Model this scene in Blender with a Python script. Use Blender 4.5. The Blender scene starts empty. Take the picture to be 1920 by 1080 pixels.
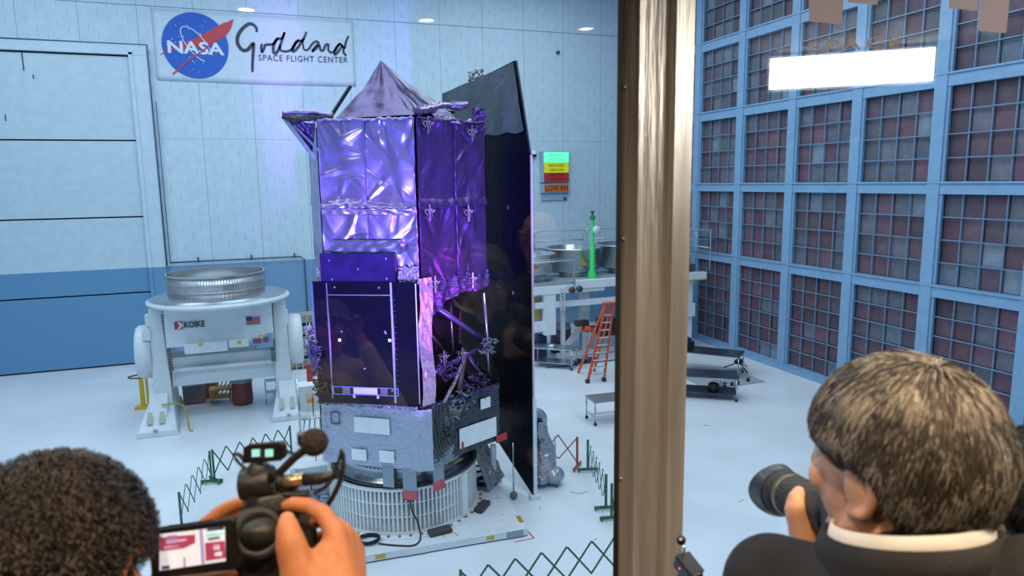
import bpy, math, random
from mathutils import Vector, Matrix, Quaternion, noise
random.seed(7)
PI = math.pi
SC = bpy.context.scene
COL = SC.collection
V3 = Vector

# ------------------------------------------------------------------ camera, light, exposure
YAW, PITCH, ROLL, FPX = 0.34752492, 0.15290962, -0.01446318, 1289.6
EYE = V3((0, 0, 9.0))
_F = V3((math.sin(YAW)*math.cos(PITCH), math.cos(YAW)*math.cos(PITCH), -math.sin(PITCH)))
_R0 = V3((math.cos(YAW), -math.sin(YAW), 0)); _U0 = _R0.cross(_F)
_R = _R0*math.cos(ROLL) + _U0*math.sin(ROLL)
_U = -_R0*math.sin(ROLL) + _U0*math.cos(ROLL)
cam = bpy.data.cameras.new('camera'); cam.sensor_width = 36; cam.lens = FPX/1920*36
cam.clip_start = 0.05; cam.clip_end = 200
cam.dof.use_dof = True; cam.dof.focus_distance = 17.5; cam.dof.aperture_fstop = 6.0
camo = bpy.data.objects.new('camera', cam); COL.objects.link(camo)
m = Matrix((_R, _U, -_F)).transposed().to_4x4(); m.translation = EYE
camo.matrix_world = m
SC.camera = camo

def at(x, y, d):
    "the point d metres ahead of the lens that the photo shows at pixel x, y"
    return EYE + (_F + _R*((x-960)/FPX) - _U*((y-540)/FPX))*d

SC.view_settings.view_transform = 'Standard'; SC.view_settings.look = 'None'
SC.view_settings.gamma = 1; SC.view_settings.use_curve_mapping = False
SC.view_settings.exposure = 0.0
w = bpy.data.worlds.new('world'); SC.world = w; w.use_nodes = True
w.node_tree.nodes['Background'].inputs[0].default_value = (0.55, 0.72, 0.9, 1)
w.node_tree.nodes['Background'].inputs[1].default_value = 0.12

def area(name, loc, target, sx, sy, power, col):
    l = bpy.data.lights.new(name, 'AREA'); l.shape = 'RECTANGLE'; l.size = sx; l.size_y = sy
    l.energy = power; l.color = col
    o = bpy.data.objects.new(name, l); COL.objects.link(o); o.location = loc
    o.rotation_euler = (V3(target)-V3(loc)).to_track_quat('-Z', 'Y').to_euler()
    return o
def spot(name, loc, target, power, col, ang=40, blend=.6, rad=.15):
    l = bpy.data.lights.new(name, 'SPOT'); l.energy = power; l.color = col
    l.spot_size = math.radians(ang); l.spot_blend = blend; l.shadow_soft_size = rad
    o = bpy.data.objects.new(name, l); COL.objects.link(o); o.location = loc
    o.rotation_euler = (V3(target)-V3(loc)).to_track_quat('-Z', 'Y').to_euler()
    return o
# clean-room ceiling light banks
for ix in (-12, 0, 12):
    for iy in (9, 20, 31):
        area('hall_light', (ix+2, iy, 20.6), (ix+2, iy-(3 if iy == 9 else 0), 0), 8, 7, 1250 if iy == 9 else 880, (0.85, 0.94, 1.0))
# coloured stage lights on the spacecraft
spot('stage_light_blue', (-4.5, 3.2, 4.0), (2.3, 16.5, 7.6), 26000, (0.17, 0.18, 1.0), 27)
spot('stage_light_violet', (0.2, 2.6, 2.2), (2.9, 16.2, 6.6), 21000, (0.55, 0.17, 1.0), 26)
spot('stage_light_purple', (9.5, 3.5, 5.0), (4.7, 16.6, 8.4), 10000, (0.34, 0.07, 1.0), 27)
spot('stage_light_magenta', (13.5, 8.0, 3.0), (4.0, 16.2, 6.4), 2600, (1.0, 0.05, 0.55), 14)

# ------------------------------------------------------------------ materials
MATS = {}
def mat(name, col, rough=.6, metal=0.0, spec=.5, emit=None, estr=0, bump=0, bscale=20, var=0, vscale=3, coat=0, aniso=None, alpha=1):
    if name in MATS: return MATS[name]
    m_ = bpy.data.materials.new(name); m_.use_nodes = True
    nt = m_.node_tree; b = nt.nodes['Principled BSDF']
    c = (col[0], col[1], col[2], 1)
    b.inputs['Base Color'].default_value = c; b.inputs['Roughness'].default_value = rough
    b.inputs['Metallic'].default_value = metal; b.inputs['Specular IOR Level'].default_value = spec
    b.inputs['Coat Weight'].default_value = coat; b.inputs['Alpha'].default_value = alpha
    tc = nt.nodes.new('ShaderNodeTexCoord')
    mp = nt.nodes.new('ShaderNodeMapping'); nt.links.new(tc.outputs['Object'], mp.inputs[0])
    if aniso: mp.inputs['Scale'].default_value = aniso
    n1 = nt.nodes.new('ShaderNodeTexNoise'); n1.inputs['Scale'].default_value = vscale; n1.inputs['Detail'].default_value = 4
    nt.links.new(mp.outputs[0], n1.inputs['Vector'])
    v = var if var else .04
    mx = nt.nodes.new('ShaderNodeMixRGB'); mx.blend_type = 'MIX'
    mx.inputs[1].default_value = tuple(max(0, k*(1-v)) for k in col)+(1,)
    mx.inputs[2].default_value = tuple(min(1, k*(1+v)) for k in col)+(1,)
    rp = nt.nodes.new('ShaderNodeValToRGB'); rp.color_ramp.elements[0].position = .35; rp.color_ramp.elements[1].position = .65
    nt.links.new(n1.outputs['Fac'], rp.inputs[0]); nt.links.new(rp.outputs[0], mx.inputs[0])
    nt.links.new(mx.outputs[0], b.inputs['Base Color'])
    if bump:
        n2 = nt.nodes.new('ShaderNodeTexNoise'); n2.inputs['Scale'].default_value = bscale; n2.inputs['Detail'].default_value = 5
        nt.links.new(mp.outputs[0], n2.inputs['Vector'])
        bp = nt.nodes.new('ShaderNodeBump'); bp.inputs['Strength'].default_value = bump; bp.inputs['Distance'].default_value = .05
        nt.links.new(n2.outputs['Fac'], bp.inputs['Height']); nt.links.new(bp.outputs[0], b.inputs['Normal'])
    if emit:
        b.inputs['Emission Color'].default_value = tuple(emit)+(1,); b.inputs['Emission Strength'].default_value = estr
    MATS[name] = m_
    return m_
def srgb(r, g, b):
    f = lambda c: (c/255/12.92 if c/255 <= .04045 else ((c/255+.055)/1.055)**2.4)
    return (f(r), f(g), f(b))

def foil_mat(name, col, rough=.28, metal=.9, scale=5, bump=.5):
    "crinkled metallised film: voronoi creases plus noise"
    if name in MATS: return MATS[name]
    m_ = bpy.data.materials.new(name); m_.use_nodes = True
    nt = m_.node_tree; b = nt.nodes['Principled BSDF']
    b.inputs['Base Color'].default_value = tuple(col)+(1,); b.inputs['Metallic'].default_value = metal
    b.inputs['Roughness'].default_value = rough
    tc = nt.nodes.new('ShaderNodeTexCoord')
    nz = nt.nodes.new('ShaderNodeTexNoise'); nz.inputs['Scale'].default_value = scale*.6; nz.inputs['Detail'].default_value = 3
    nt.links.new(tc.outputs['Object'], nz.inputs['Vector'])
    ad = nt.nodes.new('ShaderNodeVectorMath'); ad.operation = 'MULTIPLY_ADD'
    ad.inputs[1].default_value = (.25, .25, .25)
    nt.links.new(nz.outputs['Color'], ad.inputs[0]); nt.links.new(tc.outputs['Object'], ad.inputs[2])
    vo = nt.nodes.new('ShaderNodeTexVoronoi'); vo.feature = 'DISTANCE_TO_EDGE'; vo.inputs['Scale'].default_value = scale
    nt.links.new(ad.outputs[0], vo.inputs['Vector'])
    vo2 = nt.nodes.new('ShaderNodeTexVoronoi'); vo2.inputs['Scale'].default_value = scale*3.1
    nt.links.new(ad.outputs[0], vo2.inputs['Vector'])
    mt = nt.nodes.new('ShaderNodeMath'); mt.operation = 'MULTIPLY_ADD'; mt.inputs[1].default_value = .35
    nt.links.new(vo2.outputs['Distance'], mt.inputs[0]); nt.links.new(vo.outputs['Distance'], mt.inputs[2])
    bp = nt.nodes.new('ShaderNodeBump'); bp.inputs['Strength'].default_value = bump; bp.inputs['Distance'].default_value = .09
    nt.links.new(mt.outputs[0], bp.inputs['Height']); nt.links.new(bp.outputs[0], b.inputs['Normal'])
    MATS[name] = m_
    return m_

# ------------------------------------------------------------------ mesh builder
class MB:
    def __init__(s): s.v = []; s.f = []; s.c = []; s.sm = []
    def quadbox(s, P, smooth=False):
        n = len(s.v); s.v += [V3(p) for p in P]
        for q in ((0,3,2,1),(4,5,6,7),(0,1,5,4),(1,2,6,5),(2,3,7,6),(3,0,4,7)):
            s.f.append(tuple(n+i for i in q)); s.sm.append(smooth)
        return s
    def box(s, x0, x1, y0, y1, z0, z1):
        return s.quadbox([(x0,y0,z0),(x1,y0,z0),(x1,y1,z0),(x0,y1,z0),(x0,y0,z1),(x1,y0,z1),(x1,y1,z1),(x0,y1,z1)])
    def obox(s, c, ax, ay, az):
        "box round centre c with half-axis vectors"
        c = V3(c); ax = V3(ax); ay = V3(ay); az = V3(az)
        return s.quadbox([c-ax-ay-az, c+ax-ay-az, c+ax+ay-az, c-ax+ay-az, c-ax-ay+az, c+ax-ay+az, c+ax+ay+az, c-ax+ay+az])
    def bar(s, p, q, w, h=None, up=(0,0,1)):
        p = V3(p); q = V3(q); h = h or w; d = (q-p).normalized(); up = V3(up)
        if abs(d.dot(up)) > .98: up = V3((0,1,0))
        a = d.cross(up).normalized(); b = a.cross(d)
        return s.obox((p+q)/2, d*(q-p).length/2, a*w/2, b*h/2)
    def tube(s, pts, r, n=8, closed=False, caps=True):
        pts = [V3(p) for p in pts]; k = len(pts)
        rs = r if isinstance(r, (list, tuple)) else [r]*k
        base = len(s.v); prev = None
        for i, p in enumerate(pts):
            if closed: t = pts[(i+1) % k]-pts[i-1]
            else: t = pts[min(i+1, k-1)]-pts[max(i-1, 0)]
            t = t.normalized() if t.length > 1e-9 else V3((0,0,1))
            if prev is None:
                a = t.cross(V3((0,0,1)))
                if a.length < .05: a = t.cross(V3((1,0,0)))
            else:
                a = prev-t*prev.dot(t)
                if a.length < 1e-6: a = t.cross(V3((1,0,0)))
            a = a.normalized(); prev = a; b = t.cross(a)
            for j in range(n):
                th = 2*PI*j/n; s.v.append(p+(a*math.cos(th)+b*math.sin(th))*rs[i])
        for i in range(k if closed else k-1):
            i2 = (i+1) % k
            for j in range(n):
                s.f.append((base+i*n+j, base+i*n+(j+1) % n, base+i2*n+(j+1) % n, base+i2*n+j)); s.sm.append(True)
        if caps and not closed:
            s.f.append(tuple(base+j for j in range(n))[::-1]); s.sm.append(False)
            s.f.append(tuple(base+(k-1)*n+j for j in range(n))); s.sm.append(False)
        return s
    def cyl(s, p, q, r0, r1=None, n=24): return s.tube([p, q], [r0, r1 if r1 is not None else r0], n)
    def lathe(s, c, prof, n=48, axis=(0,0,1), smooth=True):
        "prof: (radius, height) pairs about axis through c"
        ax = V3(axis).normalized(); a = ax.orthogonal().normalized(); b = ax.cross(a); c = V3(c); base = len(s.v)
        for (r, h) in prof:
            for j in range(n):
                th = 2*PI*j/n; s.v.append(c+ax*h+(a*math.cos(th)+b*math.sin(th))*max(r, 1e-4))
        for i in range(len(prof)-1):
            for j in range(n):
                s.f.append((base+i*n+j, base+i*n+(j+1) % n, base+(i+1)*n+(j+1) % n, base+(i+1)*n+j)); s.sm.append(smooth)
        return s
    def prism(s, poly, O, ax, ay, dz):
        "flat outline poly (u,v) in frame O,ax,ay pushed along dz"
        O = V3(O); ax = V3(ax); ay = V3(ay); dz = V3(dz); n = len(poly); base = len(s.v)
        for k in (0, 1):
            for (u, v_) in poly: s.v.append(O+ax*u+ay*v_+dz*k)
        s.f.append(tuple(base+i for i in range(n))[::-1]); s.f.append(tuple(base+n+i for i in range(n))); s.sm += [False, False]
        for i in range(n):
            s.f.append((base+i, base+(i+1) % n, base+n+(i+1) % n, base+n+i)); s.sm.append(False)
        return s
    def ball(s, c, r, n=12, m_=8, sc=(1,1,1), rot=None):
        c = V3(c); base = len(s.v); rot = rot or Matrix.Identity(3)
        for i in range(m_+1):
            ph = PI*i/m_
            for j in range(n):
                th = 2*PI*j/n
                s.v.append(c+rot @ V3((r*sc[0]*math.sin(ph)*math.cos(th), r*sc[1]*math.sin(ph)*math.sin(th), r*sc[2]*math.cos(ph))))
        for i in range(m_):
            for j in range(n):
                s.f.append((base+i*n+j, base+(i+1)*n+j, base+(i+1)*n+(j+1) % n, base+i*n+(j+1) % n)); s.sm.append(True)
        return s
    def grid(s, fn, nu, nv, smooth=True):
        base = len(s.v)
        for i in range(nv+1):
            for j in range(nu+1): s.v.append(V3(fn(j/nu, i/nv)))
        for i in range(nv):
            for j in range(nu):
                a = base+i*(nu+1)+j
                s.f.append((a, a+1, a+nu+2, a+nu+1)); s.sm.append(smooth)
        return s
    def build(s, name, material, parent=None, origin=None, bevel=0, solid=0, loc=None):
        if parent is not None and loc is None: O = V3(parent['_o'])
        elif origin is not None: O = V3(origin)
        else:
            lo = V3((min(p.x for p in s.v), min(p.y for p in s.v), min(p.z for p in s.v)))
            hi = V3((max(p.x for p in s.v), max(p.y for p in s.v), 0)); O = V3(((lo.x+hi.x)/2, (lo.y+hi.y)/2, lo.z))
        me = bpy.data.meshes.new(name); me.from_pydata([tuple(p-O) for p in s.v], [], s.f)
        me.polygons.foreach_set('use_smooth', s.sm)
        if isinstance(material, (list, tuple)):
            for q in material: me.materials.append(q)
        else: me.materials.append(material)
        me.update()
        o = bpy.data.objects.new(name, me); COL.objects.link(o)
        if parent is not None:
            o.parent = parent
        else: o.location = O
        o['_o'] = tuple(O)
        if bevel:
            bm_ = o.modifiers.new('bevel', 'BEVEL'); bm_.width = bevel; bm_.segments = 2; bm_.limit_method = 'ANGLE'
        if solid:
            sm_ = o.modifiers.new('solid', 'SOLIDIFY'); sm_.thickness = solid; sm_.offset = 0
        return o

def tag(o, label, cat, group=None, kind=None):
    if label: o['label'] = label
    if cat: o['category'] = cat
    if group: o['group'] = group
    if kind: o['kind'] = kind
    return o
def thing(name, loc, label, cat, group=None):
    o = bpy.data.objects.new(name, None); COL.objects.link(o); o.location = loc; o.empty_display_size = .1
    o['_o'] = tuple(loc)
    return tag(o, label, cat, group)
def struct(o): o['kind'] = 'structure'; return o
def lab(o, t): o['label'] = t; return o
def copy_tree(root, loc, rz=0, label=None):
    def rec(o, par):
        c = o.copy(); COL.objects.link(c); c.parent = par
        for k in [q for q in list(bpy.data.objects) if q.parent == o]: rec(k, c)
        return c
    r = rec(root, None); r.location = loc; r.rotation_euler = (0, 0, rz)
    if label: r['label'] = label
    return r
def text_mesh(txt, O, ax, ay, size, name, material, parent=None, depth=.004, spacing=1.0, bold=0, width=None):
    cu = bpy.data.curves.new('t', 'FONT'); cu.body = txt; cu.size = 1; cu.extrude = 0; cu.space_character = spacing; cu.offset = bold
    cu.resolution_u = 3
    to = bpy.data.objects.new('t', cu); COL.objects.link(to)
    dg = bpy.context.evaluated_depsgraph_get(); me = bpy.data.meshes.new_from_object(to.evaluated_get(dg))
    mb = MB(); O = V3(O); ax = V3(ax).normalized(); ay = V3(ay).normalized(); nz = ax.cross(ay)
    xs = [v.co.x for v in me.vertices]; ys = [v.co.y for v in me.vertices]
    x0, x1, y0, y1 = min(xs), max(xs), min(ys), max(ys)
    sy = size/(y1-y0); sx = (width/(x1-x0)) if width else sy
    for v in me.vertices: mb.v.append(O+ax*((v.co.x-x0)*sx)+ay*((v.co.y-y0)*sy)+nz*depth)
    for p in me.polygons: mb.f.append(tuple(p.vertices)); mb.sm.append(False)
    bpy.data.objects.remove(to); bpy.data.curves.remove(cu); bpy.data.meshes.remove(me)
    return mb.build(name, material, parent)

# ------------------------------------------------------------------ the clean room
M_wall_nt = mat('back_wall_paint', srgb(190, 213, 226), .55, bump=.03, bscale=4)
def wall_material():
    m_ = M_wall_nt; nt = m_.node_tree; b = nt.nodes['Principled BSDF']
    tc = nt.nodes.new('ShaderNodeTexCoord'); sp = nt.nodes.new('ShaderNodeSeparateXYZ')
    geo = nt.nodes.new('ShaderNodeNewGeometry'); nt.links.new(geo.outputs['Position'], sp.inputs[0])
    def math_(op, a, bb=None, cc=None):
        n = nt.nodes.new('ShaderNodeMath'); n.operation = op
        for i, q in enumerate((a, bb, cc)):
            if q is None: continue
            if isinstance(q, (int, float)): n.inputs[i].default_value = q
            else: nt.links.new(q, n.inputs[i])
        return n.outputs[0]
    X, Z = sp.outputs['X'], sp.outputs['Z']
    fx = math_('FRACT', math_('MULTIPLY', X, 1/.42))
    vline = math_('LESS_THAN', fx, .045)
    cell = math_('FLOOR', math_('MULTIPLY', X, 1/.42))
    # dashes: broken seams, shifted from column to column
    zz = math_('FRACT', math_('ADD', math_('MULTIPLY', Z, 1/.9), math_('MULTIPLY', cell, .37)))
    dash = math_('LESS_THAN', zz, .42)
    full = math_('LESS_THAN', math_('FRACT', math_('MULTIPLY', X, 1/2.52)), .012)
    hl = math_('LESS_THAN', math_('ABSOLUTE', math_('SUBTRACT', Z, 17.75)), .018)
    hl2 = math_('LESS_THAN', math_('ABSOLUTE', math_('SUBTRACT', Z, 11.4)), .014)
    line = math_('MAXIMUM', math_('MULTIPLY', math_('MULTIPLY', vline, dash), .55), math_('MAXIMUM', math_('MULTIPLY', full, .6), math_('MAXIMUM', hl, math_('MULTIPLY', hl2, .5))))
    band = math_('LESS_THAN', Z, 4.95)
    old = b.inputs['Base Color'].links[0].from_socket
    mx = nt.nodes.new('ShaderNodeMixRGB'); nt.links.new(band, mx.inputs[0]); nt.links.new(old, mx.inputs[1]); mx.inputs[2].default_value = srgb(112, 154, 188)+(1,)
    mx2 = nt.nodes.new('ShaderNodeMixRGB'); nt.links.new(math_('MULTIPLY', line, .8), mx2.inputs[0]); nt.links.new(mx.outputs[0], mx2.inputs[1]); mx2.inputs[2].default_value = srgb(52, 84, 116)+(1,)
    nt.links.new(mx2.outputs[0], b.inputs['Base Color'])
wall_material()
def banded(name, top, bot, zc, rough=.5):
    m_ = mat(name, top, rough); nt = m_.node_tree; b = nt.nodes['Principled BSDF']
    geo = nt.nodes.new('ShaderNodeNewGeometry'); sp = nt.nodes.new('ShaderNodeSeparateXYZ'); nt.links.new(geo.outputs['Position'], sp.inputs[0])
    lt = nt.nodes.new('ShaderNodeMath'); lt.operation = 'LESS_THAN'; lt.inputs[1].default_value = zc; nt.links.new(sp.outputs['Z'], lt.inputs[0])
    mx = nt.nodes.new('ShaderNodeMixRGB'); nt.links.new(lt.outputs[0], mx.inputs[0]); nt.links.new(b.inputs['Base Color'].links[0].from_socket, mx.inputs[1]); mx.inputs[2].default_value = tuple(bot)+(1,)
    nt.links.new(mx.outputs[0], b.inputs['Base Color'])
    return m_
M_door = banded('door_paint', srgb(186, 208, 220), srgb(94, 144, 182), 4.97)
M_frame = banded('door_frame_paint', srgb(190, 212, 226), srgb(98, 146, 184), 4.97)
M_floor = mat('white_floor', srgb(214, 222, 228), .32, var=.05, vscale=.5, bump=.02, bscale=2)
M_steel_blue = mat('blue_steel_grid', srgb(128, 166, 198), .45, var=.05)
M_lattice = mat('grey_lattice_bars', srgb(112, 142, 172), .4, metal=.2)
M_dark = mat('dark_gap', (.01, .012, .016), .8)
M_plain = mat('plain_blue_wall', srgb(150, 178, 200), .6)
M_black = mat('black_plastic', (.012, .012, .014), .38, var=.2)
M_white = mat('white_painted_steel', srgb(218, 226, 230), .4, var=.04)
M_steel = mat('brushed_steel', (.55, .58, .6), .3, metal=.95, var=.1)
M_alu = mat('aluminium', (.75, .78, .8), .35, metal=.85, var=.08)
M_yellow = mat('yellow_tape', srgb(214, 170, 40), .5)
M_red = mat('red_tag', srgb(186, 52, 62), .6, var=.1)

struct(MB().box(-20, 23.4, 1.5, 39.3, -.3, 0).build('floor', M_floor))
struct(MB().box(-20, 23.4, 39.2, 39.6, 0, 21).build('wall_back', M_wall_nt))
struct(MB().box(-20.3, -20, 1.5, 39.3, 0, 21).build('wall_left', M_plain))
struct(MB().box(-20, 23.4, 1.0, 39.6, 21, 21.3).build('ceiling', M_plain))
# wall that carries the gallery window: opening x -5..7, z 7.9..9.95
wf = MB()
wf.box(-20, -5, 1.36, 1.5, 0, 21).box(7, 23.4, 1.36, 1.5, 0, 21).box(-5, 7, 1.36, 1.5, 0, 7.5).box(-5, 7, 1.36, 1.5, 10.0, 21)
struct(wf.build('wall_front', mat('front_wall_paint', srgb(150, 170, 188), .7)))

# big sliding door on the left of the back wall
dr = MB(); zj = [0.05, 3.72, 7.55, 11.3, 15.32]
for a, b_ in zip(zj[:-1], zj[1:]): dr.box(-13.5, -5.5, 39.02, 39.2, a+.03, b_-.04)
d1 = struct(dr.build('door_1', M_door))
gp = MB(); gp.box(-13.5, -5.5, 39.14, 39.22, 0.0, 15.5); gp.build('door_gap', M_dark, d1)
fr = MB(); fr.box(-13.5, -4.72, 38.92, 39.26, 15.36, 15.8).box(-5.52, -4.72, 38.92, 39.26, 0, 15.36)
fr.box(-13.5, -5.34, 38.86, 38.93, 15.36, 15.52).box(-5.52, -5.34, 38.86, 38.93, 0, 15.5)
fr.build('door_frame', M_frame, d1, bevel=.02)
cb = MB(); cb.tube([(-4.66, 38.9, 5.0), (-4.66, 38.9, 15.86), (-13.5, 38.9, 15.86)], .035, 6)
cb.tube([(-4.5, 39.0, 5.1), (-4.5, 39.0, 13.2)], .02, 6)
struct(cb.build('trim_1', mat('dark_conduit', srgb(46, 76, 104), .5)))
cd = MB(); cd.tube([(-4.5, 39.1, 5.15), (1.9, 39.1, 5.15), (2.1, 39.1, 5.0), (2.1, 39.1, 0.4)], .035, 6)
for x in (-3.2, -.6, 1.6): cd.box(x-.03, x+.03, 39.05, 39.25, 5.1, 5.35)
struct(cd.build('trim_2', MATS['dark_conduit']))
# scratches on the door
sk = MB()
for (x, z, h) in ((-11.2, 14.15, .5), (-10.9, 12.3, .3), (-9.6, 14.2, .2), (-9.95, 14.9, .9)): sk.box(x, x+.05, 39.0, 39.02, z-h/2, z+h/2)
sk.build('scuff_mark', mat('scuff', srgb(60, 80, 100), .7), d1)

# right wall: blue steel grid with square filters
FX = 22.9
YP = [32.95-3.645*k for k in range(-2, 9)]
ZB = [(0.0, .28), (4.62, 5.08), (8.35, 8.8), (12.1, 12.58), (15.74, 16.22), (19.5, 20.0)]
fil = MB(); lat = MB(); fcol = []
edges = [1.6]+sorted(YP)+[39.2]
for zi in range(len(ZB)-1):
    z0, z1 = ZB[zi][1], ZB[zi+1][0]; nr = 6 if zi == 0 else 4
    for k in range(len(edges)-1):
        a = edges[k]+(.27 if k else 0); b_ = edges[k+1]-(.27 if k < len(edges)-2 else 0)
        if b_-a < .3: continue
        nc = 4 if b_-a > 2 else 2
        for i in range(nc):
            for j in range(nr):
                ya, yb = a+(b_-a)*i/nc, a+(b_-a)*(i+1)/nc; za, zb = z0+(z1-z0)*j/nr, z0+(z1-z0)*(j+1)/nr
                dx = random.uniform(0, .03)
                n = len(fil.v); fil.v += [V3((23.18+dx, ya+.02, za+.02)), V3((23.18+dx, ya+.02, zb-.02)), V3((23.16+dx, yb-.02, zb-.02)), V3((23.16+dx, yb-.02, za+.02))]
                fil.f.append((n, n+1, n+2, n+3)); fil.sm.append(False)
                g = random.random(); low = 1-min(1, za/14)
                base = (.078, .080, .098) if g > .3+.25*low else (.066, .046, .06)
                if random.random() < .06+.05*(1-low): base = (.10, .125, .155)
                if random.random() < .5*low+.05: base = (.085, .048, .064)
                j_ = random.uniform(.8, 1.25); fcol.append(tuple(min(1, q*j_*1.5) for q in base))
        for i in range(1, nc):
            y = a+(b_-a)*i/nc; lat.box(23.05, 23.1, y-.022, y+.022, z0, z1)
        for j in range(1, nr):
            z = z0+(z1-z0)*j/nr; lat.box(23.02, 23.09, a-.02, b_+.02, z-.022, z+.022)
            lat.box(22.96, 23.02, b_-.02, b_+.1, z-.04, z+.04)
fm = bpy.data.materials.new('filter_media'); fm.use_nodes = True
nt = fm.node_tree; b = nt.nodes['Principled BSDF']; at_n = nt.nodes.new('ShaderNodeAttribute'); at_n.attribute_name = 'filter_colour'
b.inputs['Roughness'].default_value = .75
tc = nt.nodes.new('ShaderNodeTexCoord'); wv = nt.nodes.new('ShaderNodeTexWave'); wv.bands_direction = 'Z'; wv.inputs['Scale'].default_value = 3.2; wv.inputs['Distortion'].default_value = 3
nt.links.new(tc.outputs['Object'], wv.inputs['Vector'])
nz_ = nt.nodes.new('ShaderNodeTexNoise'); nz_.inputs['Scale'].default_value = 3; nt.links.new(tc.outputs['Object'], nz_.inputs['Vector'])
mm = nt.nodes.new('ShaderNodeMath'); mm.operation = 'MULTIPLY_ADD'; mm.inputs[1].default_value = .25; nt.links.new(wv.outputs['Fac'], mm.inputs[0]); nt.links.new(nz_.outputs['Fac'], mm.inputs[2])
mx = nt.nodes.new('ShaderNodeMixRGB'); mx.blend_type = 'MULTIPLY'; mx.inputs[0].default_value = .7
nt.links.new(at_n.outputs['Color'], mx.inputs[1]); 
cr = nt.nodes.new('ShaderNodeValToRGB'); cr.color_ramp.elements[0].color = (.55, .55, .55, 1); cr.color_ramp.elements[1].color = (1.5, 1.5, 1.5, 1); cr.color_ramp.elements[1].position = .9
nt.links.new(mm.outputs[0], cr.inputs[0]); nt.links.new(cr.outputs[0], mx.inputs[2]); nt.links.new(mx.outputs[0], b.inputs['Base Color'])
wr = struct(fil.build('wall_right', fm, origin=(23.2, 20, 0)))
ca = wr.data.color_attributes.new('filter_colour', 'FLOAT_COLOR', 'CORNER')
for p in wr.data.polygons:
    for li in p.loop_indices: ca.data[li].color = fcol[p.index]+(1,)
bk = MB().box(23.24, 23.4, 1.5, 39.3, 0, 21); bk.build('filter_backing', M_dark, wr)
lat.build('filter_lattice', M_lattice, wr)
for i, (z0, z1) in enumerate(ZB):
    mb = MB(); mb.box(22.9, 23.2, 1.5, 39.25, z0, z1)
    if i == 0: mb.box(22.72, 22.95, 1.5, 39.25, 0, .16)
    else: mb.box(22.84, 22.92, 1.5, 39.25, z1-.07, z1)
    struct(mb.build('trim_%d' % (i+3), M_steel_blue))
for i, y in enumerate(YP):
    if y > 39: continue
    mb = MB(); mb.box(22.86, 23.2, y-.24, y+.24, 0, 20.5); mb.box(22.93, 23.0, y-.34, y-.2, 0.2, 20.5)
    struct(mb.build('trim_%d' % (i+9), M_steel_blue))
# ------------------------------------------------------------------ banner on the back wall
WY = 39.26
M_banner = mat('banner_vinyl', srgb(196, 214, 228), .45, bump=.05, bscale=1.5)
M_nblue = mat('logo_blue', srgb(28, 92, 190), .5); M_nred = mat('logo_red', srgb(196, 62, 78), .5)
M_ink = mat('dark_ink', srgb(44, 56, 74), .5); M_nwhite = mat('logo_white', srgb(214, 226, 238), .5)
ban = MB().grid(lambda u, v: (-4.38+9.72*u, WY-.083-.006*noise.noise(V3((u*6, v*3, 0))), 14.25+3.4*v-.04*math.sin(u*PI)*(1-v)), 40, 12).build('banner', M_banner, solid=.01)
tag(ban, 'white banner with round blue space agency logo and handwritten centre name on back wall', 'banner')
def bp(u, z, d=.1): return V3((u, WY-d, z))       # a point on the banner
# logo disc, centre and size measured on the wall
cx, cz, rr = -2.5, 15.98, 1.53
MB().prism([(rr*math.cos(2*PI*i/64), rr*math.sin(2*PI*i/64)*1.04) for i in range(64)], bp(cx, cz), (1,0,0), (0,0,1), (0,-.01,0)).build('logo_disc', M_nblue, ban)
# image px inside crop (7.2 px per photo px) -> disc units
def lg(x, y):
    return ((x-570)/450*rr, -(y-545-(x-570)*.045)/440*rr*1.04)
def ribbon(pts, wid, d, name, material, parent):
    mb = MB(); P = [V3((p[0], p[1], 0)) for p in pts]; n = len(P)
    L_, R_ = [], []
    for i, p in enumerate(P):
        t = (P[min(i+1, n-1)]-P[max(i-1, 0)]).normalized(); q = V3((-t.y, t.x, 0))*(wid[i] if isinstance(wid, list) else wid)/2
        L_.append(p+q); R_.append(p-q)
    for i in range(n-1):
        k = len(mb.v)
        for q in (L_[i], R_[i], R_[i+1], L_[i+1]): mb.v.append(V3((q.x, WY-d, q.y)))
        mb.f.append((k, k+1, k+2, k+3)); mb.sm.append(False)
    return mb.build(name, material, parent)
def smooth_path(pts, k=6):
    out = []
    P = [pts[0]]+list(pts)+[pts[-1]]
    for i in range(1, len(P)-2):
        for j in range(k):
            t = j/k; r = []
            for c in range(len(P[0])):
                a, b_, c_, d_ = P[i-1][c], P[i][c], P[i+1][c], P[i+2][c]
                r.append(.5*((2*b_)+(-a+c_)*t+(2*a-5*b_+4*c_-d_)*t*t+(-a+3*b_-3*c_+d_)*t**3))
            out.append(tuple(r))
    out.append(tuple(pts[-1])); return out
def P2(l): return [(cx+lg(x, y)[0], cz+lg(x, y)[1]) for x, y in l]
ribbon(P2(smooth_path([(85,668),(200,610),(380,560),(560,515),(760,440),(900,375),(1000,300),(1060,250),(1112,190)], 4)),
       [rr*.02+rr*.36*max(0, math.sin(PI*min(1, (i/32)**1.35)))**1.3*(.6 if i < 6 else 1) for i in range(33)], .115, 'logo_red_wing', M_nred, ban)
ribbon(P2(smooth_path([(232,925),(450,750),(700,590),(900,440),(1010,350)], 5)), rr*.045, .135, 'logo_red_wing', M_nred, ban)
orb = [(380+445*0+0, 0)]
oc = (585, 530)
ribbon(P2([(oc[0]+math.cos(a)*290*math.cos(.9)-math.sin(a)*118*math.sin(.9), oc[1]+math.cos(a)*290*math.sin(.9)+math.sin(a)*118*math.cos(.9)) for a in [math.radians(t) for t in range(35, 330, 8)]]), rr*.028, .125, 'logo_orbit', M_nwhite, ban)
st = MB()
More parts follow.
